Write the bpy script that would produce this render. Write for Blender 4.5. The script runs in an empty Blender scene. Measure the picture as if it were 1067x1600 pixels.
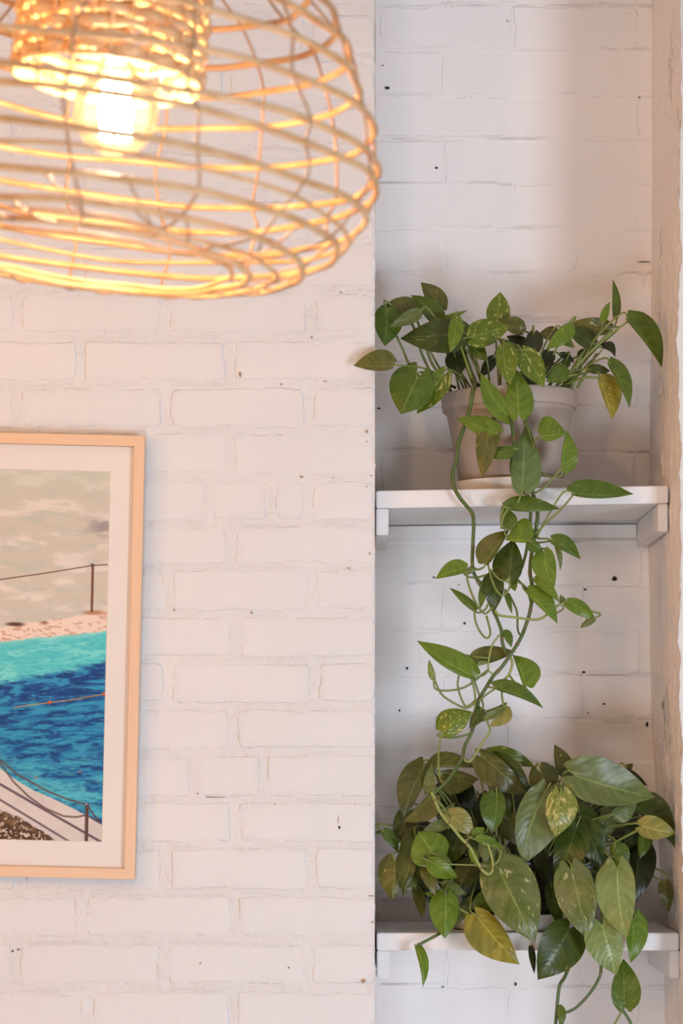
import bpy, math, random
import numpy as np
from mathutils import Vector, noise as mnoise

# ------------------------------------------------------------------ camera, light, exposure
SC = bpy.context.scene
COL = SC.collection
D, F, HX, HY, ZC = 4.16, 4000.0, 533.5, 1200.0, 1.30      # camera distance to the wall plane, focal length (px), horizon, eye height
def P(px, py, y):
    """point at depth y (metres behind the brick face) seen at a pixel of the 1067x1600 photograph"""
    k = (D + y) / F
    return Vector(((px - HX) * k, y, ZC + (HY - py) * k))

cd = bpy.data.cameras.new('camera'); cam = bpy.data.objects.new('camera', cd); COL.objects.link(cam)
cam.location = (0, -D, ZC); cam.rotation_euler = (math.pi / 2, 0, 0)
cd.sensor_fit = 'VERTICAL'; cd.sensor_height = 36; cd.sensor_width = 24
cd.lens = 36 * F / 1600; cd.shift_y = (HY - 800) / 1600
cd.clip_start = 0.05; cd.clip_end = 60
cd.dof.use_dof = True; cd.dof.focus_distance = D + 0.08; cd.dof.aperture_fstop = 6.2
SC.camera = cam

w = bpy.data.worlds.new('World'); SC.world = w; w.use_nodes = True
bg = w.node_tree.nodes['Background']
bg.inputs['Color'].default_value = (0.72, 0.87, 1.0, 1); bg.inputs['Strength'].default_value = 0.05

def area(name, loc, target, sx, sy, power, color):
    l = bpy.data.lights.new(name, 'AREA'); l.shape = 'RECTANGLE'; l.size = sx; l.size_y = sy
    l.energy = power; l.color = color
    o = bpy.data.objects.new(name, l); COL.objects.link(o); o.location = loc
    o.rotation_euler = (Vector(target) - Vector(loc)).to_track_quat('-Z', 'Y').to_euler()
    return o
def bulb_light(name, loc, power, color, soft=0.03):
    l = bpy.data.lights.new(name, 'POINT'); l.energy = power; l.color = color; l.shadow_soft_size = soft
    o = bpy.data.objects.new(name, l); COL.objects.link(o); o.location = loc
    return o
# daylight through the window to the right of the camera
area('window_or_fill_light', (2.05, -3.3, 0.78), (0.25, 0.2, 1.35), 0.72, 1.1, 77, (0.70, 0.785, 0.93))
area('window_or_fill_light', (-0.25, -3.2, 0.36), (0.35, 0.2, 1.45), 0.8, 0.55, 29, (0.78, 0.86, 0.97))  # added low fill light to lift the alcove; no window stands here
# the other pendants of the row, outside the frame to the left
WARM = (1.0, 0.49, 0.17)
bulb_light('pendant_bulb', (-1.30, -1.75, 2.02), 25, WARM, 0.14)
bulb_light('pendant_bulb', (-2.35, -1.75, 1.75), 60, WARM, 0.14)
LAMP_POWER = 22.0

vs = SC.view_settings
vs.view_transform = 'Standard'; vs.look = 'None'; vs.gamma = 1.0; vs.exposure = 0.0
vs.use_curve_mapping = False
SC.display_settings.display_device = 'sRGB'
SC.cycles.max_bounces = 8; SC.cycles.transparent_max_bounces = 16
SC.cycles.caustics_reflective = False; SC.cycles.caustics_refractive = False

# ------------------------------------------------------------------ helpers
rng = random.Random(7)
def lin(r, g, b):
    f = lambda c: (c / 255 / 12.92) if c / 255 <= 0.04045 else ((c / 255 + 0.055) / 1.055) ** 2.4
    return (f(r), f(g), f(b))

def mesh(name, verts, faces, mat, parent=None, smooth=True, uv=None):
    me = bpy.data.meshes.new(name)
    me.from_pydata([tuple(v) for v in verts], [], faces)
    if smooth: me.polygons.foreach_set('use_smooth', [True] * len(me.polygons))
    if mat: me.materials.append(mat)
    if uv is not None:
        lay = me.uv_layers.new(name='UVMap')
        idx = np.empty(len(me.loops), dtype=np.int32); me.loops.foreach_get('vertex_index', idx)
        lay.data.foreach_set('uv', np.asarray(uv, dtype=np.float32)[idx].ravel())
    me.update()
    o = bpy.data.objects.new(name, me); COL.objects.link(o)
    if parent: o.parent = parent
    return o
def gridfaces(nu, nv, flip=False, close=False):
    fs = []
    for j in range(nv - 1):
        for i in range(nu if close else nu - 1):
            i2 = (i + 1) % nu
            q = (j * nu + i, j * nu + i2, (j + 1) * nu + i2, (j + 1) * nu + i)
            fs.append(q[::-1] if flip else q)
    return fs
def thing(name, label, cat, loc, group=None):
    o = bpy.data.objects.new(name, None); COL.objects.link(o); o.location = loc; o.empty_display_size = 0.05
    o['label'] = label; o['category'] = cat
    if group: o['group'] = group
    bpy.context.view_layer.update()
    return o
def tag(o, label, cat, group=None):
    o['label'] = label; o['category'] = cat
    if group: o['group'] = group
    return o
def struct(o):
    o['kind'] = 'structure'; return o
def rel(pts, root):
    return [Vector(p) - root.location for p in pts] if root else pts

def catmull(pts, n=6):
    pts = [Vector(p) for p in pts]
    if len(pts) < 3:
        return [pts[0].lerp(pts[-1], i / n) for i in range(n + 1)]
    ext = [pts[0] * 2 - pts[1]] + pts + [pts[-1] * 2 - pts[-2]]
    out = []
    for i in range(1, len(ext) - 2):
        p0, p1, p2, p3 = ext[i - 1], ext[i], ext[i + 1], ext[i + 2]
        for k in range(n):
            t = k / n
            out.append(0.5 * ((2 * p1) + (p2 - p0) * t + (2 * p0 - 5 * p1 + 4 * p2 - p3) * t * t + (3 * p1 - p0 - 3 * p2 + p3) * t ** 3))
    out.append(pts[-1])
    return out
def tube_data(pts, rad, sides=6, closed=False, base=0):
    n = len(pts); vs_, fs = [], []
    radf = rad if callable(rad) else (lambda t: rad)
    up = Vector((0.13, 0.31, 0.94)).normalized(); prev = None
    for i, p in enumerate(pts):
        a = pts[(i - 1) % n] if (closed or i > 0) else p
        b = pts[(i + 1) % n] if (closed or i < n - 1) else p
        t = (b - a).normalized() if (b - a).length > 1e-9 else Vector((0, 0, 1))
        if prev is None:
            s = t.cross(up)
            if s.length < 1e-3: s = t.cross(Vector((1, 0, 0)))
        else:
            s = prev - t * prev.dot(t)
        s.normalize(); prev = s; u = s.cross(t)
        r = radf(i / max(1, n - 1))
        for k in range(sides):
            an = 2 * math.pi * k / sides
            vs_.append(p + s * (r * math.cos(an)) + u * (r * math.sin(an)))
    m = n if closed else n - 1
    for i in range(m):
        for k in range(sides):
            k2 = (k + 1) % sides; i2 = (i + 1) % n
            fs.append((base + i * sides + k, base + i * sides + k2, base + i2 * sides + k2, base + i2 * sides + k))
    if not closed:
        fs.append(tuple(base + k for k in range(sides))[::-1])
        fs.append(tuple(base + (n - 1) * sides + k for k in range(sides)))
    return vs_, fs
def tube(name, pts, rad, mat, parent=None, root=None, sides=6, closed=False):
    v, f = tube_data(rel(pts, root), rad, sides, closed)
    return mesh(name, v, f, mat, parent)
def boxmesh(name, lo, hi, mat, parent=None, root=None, bev=0.0015, shear=None):
    """box with chamfered edges: three rings per axis direction"""
    import bmesh
    bm = bmesh.new(); bmesh.ops.create_cube(bm, size=1.0)
    for v in bm.verts:
        v.co = Vector([lo[i] + (hi[i] - lo[i]) * (v.co[i] + 0.5) for i in range(3)])
    bmesh.ops.bevel(bm, geom=list(bm.edges), offset=bev, segments=2, affect='EDGES')
    if shear: 
        for v in bm.verts: v.co.z += shear * (v.co.x - lo[0])
    if root:
        for v in bm.verts: v.co -= root.location
    me = bpy.data.meshes.new(name); bm.to_mesh(me); bm.free(); me.materials.append(mat)
    o = bpy.data.objects.new(name, me); COL.objects.link(o)
    if parent: o.parent = parent
    return o
def lathe(name, prof, c, mat, parent=None, root=None, n=48, tilt=0.0, closed_ends=False):
    vs_, fs = [], []
    for (r, z) in prof:
        for k in range(n):
            a = 2 * math.pi * k / n
            x, y = r * math.cos(a), r * math.sin(a)
            vs_.append(Vector((c[0] + x * math.cos(tilt) + z * math.sin(tilt), c[1] + y, c[2] + z * math.cos(tilt) - x * math.sin(tilt))))
    fs = gridfaces(n, len(prof), close=True)
    return mesh(name, rel(vs_, root), fs, mat, parent)

_tab = np.random.RandomState(3).rand(256, 256)
def vnoise(x, y):
    xi = np.floor(x).astype(int); yi = np.floor(y).astype(int); fx = x - xi; fy = y - yi
    fx = fx * fx * (3 - 2 * fx); fy = fy * fy * (3 - 2 * fy)
    g = lambda a, b: _tab[a & 255, b & 255]
    return (g(xi, yi) * (1 - fx) + g(xi + 1, yi) * fx) * (1 - fy) + (g(xi, yi + 1) * (1 - fx) + g(xi + 1, yi + 1) * fx) * fy
def fbm(x, y, o=4, seed=0):
    x = np.asarray(x, float) + seed * 17.3; y = np.asarray(y, float) + seed * 9.7; s = 0; a = 0.5; t = 0
    for _ in range(o):
        s = s + a * vnoise(x, y); t += a; a *= 0.5; x = x * 2.03 + 11.1; y = y * 2.03 + 5.7
    return s / t

# ------------------------------------------------------------------ materials
def nt(name):
    m = bpy.data.materials.new(name); m.use_nodes = True
    t = m.node_tree; return m, t, t.nodes['Principled BSDF'], t.nodes['Material Output']
def N(t, kind, **kw):
    n = t.nodes.new(kind)
    for k, v in kw.items():
        if k in n.inputs.keys(): n.inputs[k].default_value = v
        else: setattr(n, k, v)
    return n
def plain(name, col, rough=0.5, spec=0.5, bump=0.0, bscale=200, metal=0, var=0.0, vscale=8):
    m, t, b, o = nt(name)
    b.inputs['Base Color'].default_value = (*col, 1); b.inputs['Roughness'].default_value = rough
    b.inputs['Specular IOR Level'].default_value = spec; b.inputs['Metallic'].default_value = metal
    tc = N(t, 'ShaderNodeTexCoord')
    if bump:
        nz = N(t, 'ShaderNodeTexNoise', Scale=bscale, Detail=4.0); t.links.new(tc.outputs['Object'], nz.inputs['Vector'])
        bp = N(t, 'ShaderNodeBump', Strength=bump, Distance=0.001); t.links.new(nz.outputs['Fac'], bp.inputs['Height'])
        t.links.new(bp.outputs['Normal'], b.inputs['Normal'])
    if var:
        nz = N(t, 'ShaderNodeTexNoise', Scale=vscale, Detail=5.0); t.links.new(tc.outputs['Object'], nz.inputs['Vector'])
        mx = N(t, 'ShaderNodeMix', data_type='RGBA'); t.links.new(nz.outputs['Fac'], mx.inputs[0])
        mx.inputs[6].default_value = (*[c * (1 - var) for c in col], 1); mx.inputs[7].default_value = (*[min(1, c * (1 + var)) for c in col], 1)
        t.links.new(mx.outputs[2], b.inputs['Base Color'])
    return m
def paint(name, col, fine=0.35, coarse=0.5, speck=0.0, rough_fine=1.0, rough_coarse=1.0):
    """wall paint; the mesh attribute 'rough' (0 smooth brick face, 1 rough mortar) drives the relief, 'dirt' the dust in open joints"""
    m, t, b, o = nt(name)
    b.inputs['Roughness'].default_value = 0.5; b.inputs['Specular IOR Level'].default_value = 0.35
    g = N(t, 'ShaderNodeNewGeometry')
    at = N(t, 'ShaderNodeAttribute', attribute_name='rough'); ad = N(t, 'ShaderNodeAttribute', attribute_name='dirt')
    def lerp(lo, hi):
        r = N(t, 'ShaderNodeMapRange'); r.inputs['To Min'].default_value = lo; r.inputs['To Max'].default_value = hi
        t.links.new(at.outputs['Fac'], r.inputs['Value']); return r.outputs[0]
    n1 = N(t, 'ShaderNodeTexNoise', Scale=230.0, Detail=3.0, Roughness=0.6); t.links.new(g.outputs['Position'], n1.inputs['Vector'])
    n2 = N(t, 'ShaderNodeTexNoise', Scale=70.0, Detail=5.0, Roughness=0.65); t.links.new(g.outputs['Position'], n2.inputs['Vector'])
    b1 = N(t, 'ShaderNodeBump', Distance=0.0022); t.links.new(lerp(fine, rough_fine), b1.inputs['Strength']); t.links.new(n1.outputs['Fac'], b1.inputs['Height'])
    b2 = N(t, 'ShaderNodeBump', Distance=0.0065); t.links.new(lerp(coarse, rough_coarse), b2.inputs['Strength']); t.links.new(n2.outputs['Fac'], b2.inputs['Height'])
    t.links.new(b1.outputs['Normal'], b2.inputs['Normal']); t.links.new(b2.outputs['Normal'], b.inputs['Normal'])
    n3 = N(t, 'ShaderNodeTexNoise', Scale=5.0, Detail=4.0); t.links.new(g.outputs['Position'], n3.inputs['Vector'])
    mx = N(t, 'ShaderNodeMix', data_type='RGBA'); t.links.new(n3.outputs['Fac'], mx.inputs[0])
    mx.inputs[6].default_value = (*[c * 0.97 for c in col], 1); mx.inputs[7].default_value = (*[min(1, c * 1.03) for c in col], 1)
    last = mx.outputs[2]
    md = N(t, 'ShaderNodeMix', data_type='RGBA'); t.links.new(ad.outputs['Fac'], md.inputs[0]); t.links.new(last, md.inputs[6]); md.inputs[7].default_value = (0.20, 0.15, 0.12, 1); last = md.outputs[2]
    if speck:
        mp = N(t, 'ShaderNodeMapping'); mp.inputs['Scale'].default_value = (60, 60, 22); t.links.new(g.outputs['Position'], mp.inputs['Vector'])
        n4 = N(t, 'ShaderNodeTexNoise', Scale=1.6, Detail=5.0, Roughness=0.75); t.links.new(mp.outputs['Vector'], n4.inputs['Vector'])
        n5 = N(t, 'ShaderNodeTexNoise', Scale=7.0, Detail=2.0); t.links.new(g.outputs['Position'], n5.inputs['Vector'])
        mu = N(t, 'ShaderNodeMath', operation='MULTIPLY'); t.links.new(n4.outputs['Fac'], mu.inputs[0]); t.links.new(n5.outputs['Fac'], mu.inputs[1])
        cr = N(t, 'ShaderNodeValToRGB'); cr.color_ramp.elements[0].position = 0.40 - 0.05 * speck; cr.color_ramp.elements[1].position = 0.52 - 0.05 * speck
        t.links.new(mu.outputs[0], cr.inputs['Fac'])
        m2 = N(t, 'ShaderNodeMix', data_type='RGBA'); t.links.new(cr.outputs['Color'], m2.inputs[0]); t.links.new(last, m2.inputs[6])
        m2.inputs[7].default_value = (0.16, 0.12, 0.09, 1); last = m2.outputs[2]
    t.links.new(last, b.inputs['Base Color'])
    return m
def pattr(o, name, vals):
    a = o.data.attributes.new(name, 'FLOAT', 'POINT'); a.data.foreach_set('value', np.asarray(vals, dtype=np.float32).ravel())
    return o

M = {}
M['paint'] = paint('white_wall_paint_dimmed', (0.685, 0.675, 0.67), fine=0.16, coarse=0.10, rough_fine=0.6, rough_coarse=0.58)  # same white as the alcove, dimmed to even out the light between them
M['mortar'] = paint('white_painted_mortar_dimmed', (0.685, 0.675, 0.67), fine=0.16, coarse=0.10, rough_fine=0.6, rough_coarse=0.58)  # dimmed together with the brick paint
M['back'] = paint('alcove_wall_paint_lifted', (0.87, 0.845, 0.83), fine=0.10, coarse=0.07, rough_fine=0.16, rough_coarse=0.12)  # same white, lightened in place of light that the alcove lacks
M['plaster'] = paint('rough_side_wall_paint_warmed', (0.86, 0.785, 0.725), fine=0.6, coarse=0.9, speck=1.4)  # specks are wear; the warm tint stands in for lamp light
M['shelf'] = paint('white_shelf_paint', (0.72, 0.71, 0.70), fine=0.1, coarse=0.05, speck=0.25)
M['hole'] = plain('dark_hole', (0.02, 0.015, 0.012), 0.9)
M['chip'] = plain('brown_chip', (0.40, 0.25, 0.17), 0.9, var=0.4, vscale=300)
M['pot'] = plain('beige_plastic_pot', (0.40, 0.33, 0.28), 0.45, 0.4, bump=0.06, bscale=60, var=0.05)
M['black_pot'] = plain('black_plastic_pot', (0.012, 0.012, 0.013), 0.35, 0.5, bump=0.05)
M['saucer'] = plain('white_plastic_saucer', (0.80, 0.77, 0.73), 0.4, 0.4)
M['soil'] = plain('potting_soil', (0.045, 0.028, 0.018), 0.95, 0.1, bump=1.0, bscale=160, var=0.5, vscale=150)
M['stem'] = plain('green_stem', (0.070, 0.115, 0.022), 0.42, 0.5, bump=0.1, var=0.35, vscale=40)
M['stem_pale'] = plain('pale_green_stem', (0.25, 0.29, 0.075), 0.42, 0.5, var=0.25, vscale=40)
M['petiole'] = plain('leaf_stalk_green', (0.17, 0.21, 0.045), 0.42, 0.5, var=0.3, vscale=50)
M['node'] = plain('brown_stem_node', (0.20, 0.115, 0.055), 0.7)
M['wood'] = None
M['mat'] = plain('off_white_mat_board', (0.79, 0.74, 0.69), 0.8, 0.2)
M['socket'] = plain('dark_lamp_socket', (0.03, 0.025, 0.02), 0.5)
M['cap'] = plain('brass_bulb_cap', (0.6, 0.42, 0.2), 0.3, metal=1)
M['floor'] = plain('floor_boards', (0.58, 0.53, 0.48), 0.5, var=0.2)
M['ceil'] = plain('ceiling_paint', (0.80, 0.78, 0.75), 0.8)

def wood_mat():
    m, t, b, o = nt('pale_birch_frame')
    tc = N(t, 'ShaderNodeTexCoord'); mp = N(t, 'ShaderNodeMapping'); mp.inputs['Scale'].default_value = (90, 90, 4)
    t.links.new(tc.outputs['UV'], mp.inputs['Vector'])
    mp.inputs['Scale'].default_value = (3, 90, 1)
    nz = N(t, 'ShaderNodeTexNoise', Scale=1.0, Detail=5.0, Distortion=0.4); t.links.new(mp.outputs['Vector'], nz.inputs['Vector'])
    cr = N(t, 'ShaderNodeValToRGB'); cr.color_ramp.elements[0].position = 0.3; cr.color_ramp.elements[1].position = 0.75
    cr.color_ramp.elements[0].color = (0.66, 0.43, 0.27, 1); cr.color_ramp.elements[1].color = (0.80, 0.57, 0.39, 1)
    t.links.new(nz.outputs['Fac'], cr.inputs['Fac']); t.links.new(cr.outputs['Color'], b.inputs['Base Color'])
    b.inputs['Roughness'].default_value = 0.45
    return m
M['wood'] = wood_mat()

def rattan(name, c1, c2, rough=0.45):
    m, t, b, o = nt(name)
    tc = N(t, 'ShaderNodeTexCoord')
    nz = N(t, 'ShaderNodeTexNoise', Scale=28.0, Detail=4.0); t.links.new(tc.outputs['Object'], nz.inputs['Vector'])
    cr = N(t, 'ShaderNodeValToRGB'); cr.color_ramp.elements[0].position = 0.35; cr.color_ramp.elements[1].position = 0.68
    cr.color_ramp.elements[0].color = (*c1, 1); cr.color_ramp.elements[1].color = (*c2, 1)
    t.links.new(nz.outputs['Fac'], cr.inputs['Fac']); t.links.new(cr.outputs['Color'], b.inputs['Base Color'])
    b.inputs['Roughness'].default_value = rough
    return m
M['rattan'] = rattan('rattan_cane', (0.50, 0.27, 0.11), (0.66, 0.43, 0.22))
M['rattan_rib'] = rattan('rattan_rib', (0.30, 0.18, 0.10), (0.46, 0.30, 0.18))
M['rattan_weave_lit'] = rattan('rattan_weave_lit', (0.62, 0.38, 0.17), (0.76, 0.54, 0.30))  # cane lightened so the bulb's glow sits partly in its colour

def glass(name, tint, glow=None):
    m, t, b, o = nt(name); t.nodes.remove(b)
    tr = N(t, 'ShaderNodeBsdfTransparent'); tr.inputs['Color'].default_value = (*tint, 1)
    gl = N(t, 'ShaderNodeBsdfGlossy'); gl.inputs['Roughness'].default_value = 0.03
    fr = N(t, 'ShaderNodeFresnel'); fr.inputs['IOR'].default_value = 1.45
    mx = N(t, 'ShaderNodeMixShader'); t.links.new(fr.outputs[0], mx.inputs[0]); t.links.new(tr.outputs[0], mx.inputs[1]); t.links.new(gl.outputs[0], mx.inputs[2])
    t.links.new(mx.outputs[0], o.inputs['Surface'])
    return m
M['glazing'] = glass('picture_glass', (0.985, 0.985, 0.985))
def bulb_glass():
    # clear globe with the faint frosting that scatters its own filament's light
    m, t, b, o = nt('bulb_glass'); t.nodes.remove(b)
    tr = N(t, 'ShaderNodeBsdfTransparent'); tr.inputs['Color'].default_value = (1, 0.97, 0.93, 1)
    tl = N(t, 'ShaderNodeBsdfTranslucent'); tl.inputs['Color'].default_value = (1, 0.85, 0.66, 1)
    gl = N(t, 'ShaderNodeBsdfGlossy'); gl.inputs['Roughness'].default_value = 0.05
    fr = N(t, 'ShaderNodeFresnel'); fr.inputs['IOR'].default_value = 1.3
    m1 = N(t, 'ShaderNodeMixShader'); m1.inputs[0].default_value = 0.018
    t.links.new(tr.outputs[0], m1.inputs[1]); t.links.new(tl.outputs[0], m1.inputs[2])
    m2 = N(t, 'ShaderNodeMixShader'); t.links.new(fr.outputs[0], m2.inputs[0]); t.links.new(m1.outputs[0], m2.inputs[1]); t.links.new(gl.outputs[0], m2.inputs[2])
    t.links.new(m2.outputs[0], o.inputs['Surface'])
    return m
M['bulb'] = bulb_glass()
def emit(name, col, s):
    m, t, b, o = nt(name); t.nodes.remove(b)
    e = N(t, 'ShaderNodeEmission'); e.inputs['Color'].default_value = (*col, 1); e.inputs['Strength'].default_value = s
    t.links.new(e.outputs[0], o.inputs['Surface']); return m
M['filament'] = emit('glowing_filament', (1.0, 0.80, 0.52), 60.0)

def leaf_mat(name, dark, light, vari=0.0, vcol=(0.55, 0.50, 0.12), tint=None, tintamt=0.0, rough=0.31):
    m, t, b, o = nt(name)
    uv = N(t, 'ShaderNodeUVMap'); sep = N(t, 'ShaderNodeSeparateXYZ'); t.links.new(uv.outputs[0], sep.inputs[0])
    oi = N(t, 'ShaderNodeObjectInfo')
    ma = lambda op, a, bb=None, c=None: _math(t, op, a, bb, c)
    uc = ma('ABSOLUTE', ma('SUBTRACT', sep.outputs[0], 0.5))                  # 0 at the midrib, .5 at the margin
    q = ma('SUBTRACT', sep.outputs[1], ma('MULTIPLY', uc, 0.55))             # runs along the side veins
    cmb = N(t, 'ShaderNodeCombineXYZ'); t.links.new(ma('MULTIPLY', sep.outputs[0], 2.2), cmb.inputs[0]); t.links.new(ma('MULTIPLY', q, 9.0), cmb.inputs[1])
    t.links.new(ma('MULTIPLY', oi.outputs['Random'], 40.0), cmb.inputs[2])
    n1 = N(t, 'ShaderNodeTexNoise', Scale=1.3, Detail=4.0); t.links.new(cmb.outputs[0], n1.inputs['Vector'])
    mx = N(t, 'ShaderNodeMix', data_type='RGBA'); mx.inputs[6].default_value = (*dark, 1); mx.inputs[7].default_value = (*light, 1)
    mr = N(t, 'ShaderNodeMapRange'); mr.inputs['From Min'].default_value = 0.33; mr.inputs['From Max'].default_value = 0.67
    t.links.new(n1.outputs['Fac'], mr.inputs['Value']); t.links.new(mr.outputs[0], mx.inputs[0]); last = mx.outputs[2]
    if tint:
        n3 = N(t, 'ShaderNodeTexNoise', Scale=1.1, Detail=2.0); t.links.new(cmb.outputs[0], n3.inputs['Vector'])
        cmb2 = N(t, 'ShaderNodeCombineXYZ'); t.links.new(sep.outputs[0], cmb2.inputs[0]); t.links.new(sep.outputs[1], cmb2.inputs[1]); t.links.new(ma('MULTIPLY', oi.outputs['Random'], 25.0), cmb2.inputs[2])
        t.links.new(cmb2.outputs[0], n3.inputs['Vector']); n3.inputs['Scale'].default_value = 2.2
        r3 = N(t, 'ShaderNodeMapRange'); r3.inputs['From Min'].default_value = 0.45; r3.inputs['From Max'].default_value = 0.7; r3.inputs['To Max'].default_value = tintamt
        t.links.new(n3.outputs['Fac'], r3.inputs['Value'])
        m3 = N(t, 'ShaderNodeMix', data_type='RGBA'); t.links.new(r3.outputs[0], m3.inputs[0]); t.links.new(last, m3.inputs[6]); m3.inputs[7].default_value = (*tint, 1); last = m3.outputs[2]
    if vari:
        cmb3 = N(t, 'ShaderNodeCombineXYZ'); t.links.new(ma('MULTIPLY', sep.outputs[0], 4.5), cmb3.inputs[0]); t.links.new(ma('MULTIPLY', q, 5.0), cmb3.inputs[1]); t.links.new(ma('MULTIPLY', oi.outputs['Random'], 77.0), cmb3.inputs[2])
        n2 = N(t, 'ShaderNodeTexNoise', Scale=1.5, Detail=5.0, Roughness=0.62); t.links.new(cmb3.outputs[0], n2.inputs['Vector'])
        r2 = N(t, 'ShaderNodeMapRange'); r2.inputs['From Min'].default_value = 0.70 - 0.13 * vari; r2.inputs['From Max'].default_value = 0.76 - 0.11 * vari; r2.inputs['To Max'].default_value = 0.85
        t.links.new(n2.outputs['Fac'], r2.inputs['Value'])
        m2 = N(t, 'ShaderNodeMix', data_type='RGBA'); t.links.new(r2.outputs[0], m2.inputs[0]); t.links.new(last, m2.inputs[6]); m2.inputs[7].default_value = (*vcol, 1); last = m2.outputs[2]
    # pale midrib
    rb = N(t, 'ShaderNodeMapRange'); rb.inputs['From Min'].default_value = 0.012; rb.inputs['From Max'].default_value = 0.03; rb.inputs['To Min'].default_value = 0.45; rb.inputs['To Max'].default_value = 0.0
    t.links.new(uc, rb.inputs['Value'])
    m4 = N(t, 'ShaderNodeMix', data_type='RGBA'); t.links.new(rb.outputs[0], m4.inputs[0]); t.links.new(last, m4.inputs[6]); m4.inputs[7].default_value = (*[min(1, c * 1.9 + 0.02) for c in light], 1)
    t.links.new(m4.outputs[2], b.inputs['Base Color'])
    b.inputs['Roughness'].default_value = rough; b.inputs['Specular IOR Level'].default_value = 0.42
    sn = ma('MULTIPLY', ma('SINE', ma('MULTIPLY', q, 62.0)), 0.5)
    hb = ma('ADD', sn, ma('MULTIPLY', n1.outputs['Fac'], 1.6))
    bp = N(t, 'ShaderNodeBump', Strength=0.16, Distance=0.0010); t.links.new(hb, bp.inputs['Height'])
    t.links.new(bp.outputs['Normal'], b.inputs['Normal'])
    tl = N(t, 'ShaderNodeBsdfTranslucent'); t.links.new(m4.outputs[2], tl.inputs['Color'])
    ms = N(t, 'ShaderNodeMixShader'); ms.inputs[0].default_value = 0.22
    t.links.new(b.outputs[0], ms.inputs[1]); t.links.new(tl.outputs[0], ms.inputs[2]); t.links.new(ms.outputs[0], o.inputs['Surface'])
    return m
def _math(t, op, a, b=None, c=None):
    n = t.nodes.new('ShaderNodeMath'); n.operation = op
    for i, v in enumerate((a, b, c)):
        if v is None: continue
        if isinstance(v, (int, float)): n.inputs[i].default_value = v
        else: t.links.new(v, n.inputs[i])
    return n.outputs[0]
BR = (0.24, 0.16, 0.06)
LM = {
 'b': leaf_mat('leaf_bright_green', (0.0978, 0.1683, 0.0120), (0.1552, 0.2397, 0.0210), 0.25),
 'v': leaf_mat('leaf_variegated', (0.0920, 0.1479, 0.0105), (0.1437, 0.2040, 0.0165), 1.0, (0.58, 0.55, 0.17)),
 'm': leaf_mat('leaf_mid_green', (0.0633, 0.1122, 0.0105), (0.1035, 0.1632, 0.0180), 0.2),
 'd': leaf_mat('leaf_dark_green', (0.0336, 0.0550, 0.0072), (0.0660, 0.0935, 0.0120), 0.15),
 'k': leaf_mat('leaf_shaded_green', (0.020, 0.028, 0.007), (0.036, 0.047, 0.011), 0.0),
 'o': leaf_mat('leaf_olive', (0.0770, 0.0880, 0.0130), (0.1265, 0.1320, 0.0220), 0.4, tint=BR, tintamt=0.35),
 'g': leaf_mat('leaf_grey_green', (0.0935, 0.1320, 0.0330), (0.1650, 0.2090, 0.0638), 0.2, tint=(0.15, 0.13, 0.05), tintamt=0.4, rough=0.33),
 'p': leaf_mat('leaf_pale_green', (0.165, 0.225, 0.060), (0.260, 0.320, 0.105), 0.45, (0.62, 0.60, 0.30)),
 'q': leaf_mat('leaf_silvery_green', (0.105, 0.175, 0.050), (0.155, 0.235, 0.085), 0.2),
 'w': leaf_mat('leaf_wide_variegated', (0.085, 0.120, 0.020), (0.150, 0.185, 0.045), 0.75, (0.60, 0.58, 0.25), tint=(0.17, 0.19, 0.10), tintamt=0.5, rough=0.3),
 'y': leaf_mat('leaf_yellowing', (0.21, 0.185, 0.018), (0.36, 0.30, 0.045), 0.5, (0.50, 0.45, 0.12), tint=(0.13, 0.15, 0.03), tintamt=0.6),
 'e': leaf_mat('leaf_yellow_green', (0.20, 0.20, 0.040), (0.31, 0.29, 0.085), 0.2),
 'c': leaf_mat('leaf_cream_variegated', (0.16, 0.19, 0.02), (0.24, 0.26, 0.05), 1.6, (0.62, 0.52, 0.20)),
 's': leaf_mat('leaf_brown_olive', (0.0684, 0.0730, 0.0162), (0.1216, 0.1277, 0.0258), 0.3, (0.35, 0.30, 0.08), tint=(0.13, 0.08, 0.03), tintamt=0.4),
}

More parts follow.
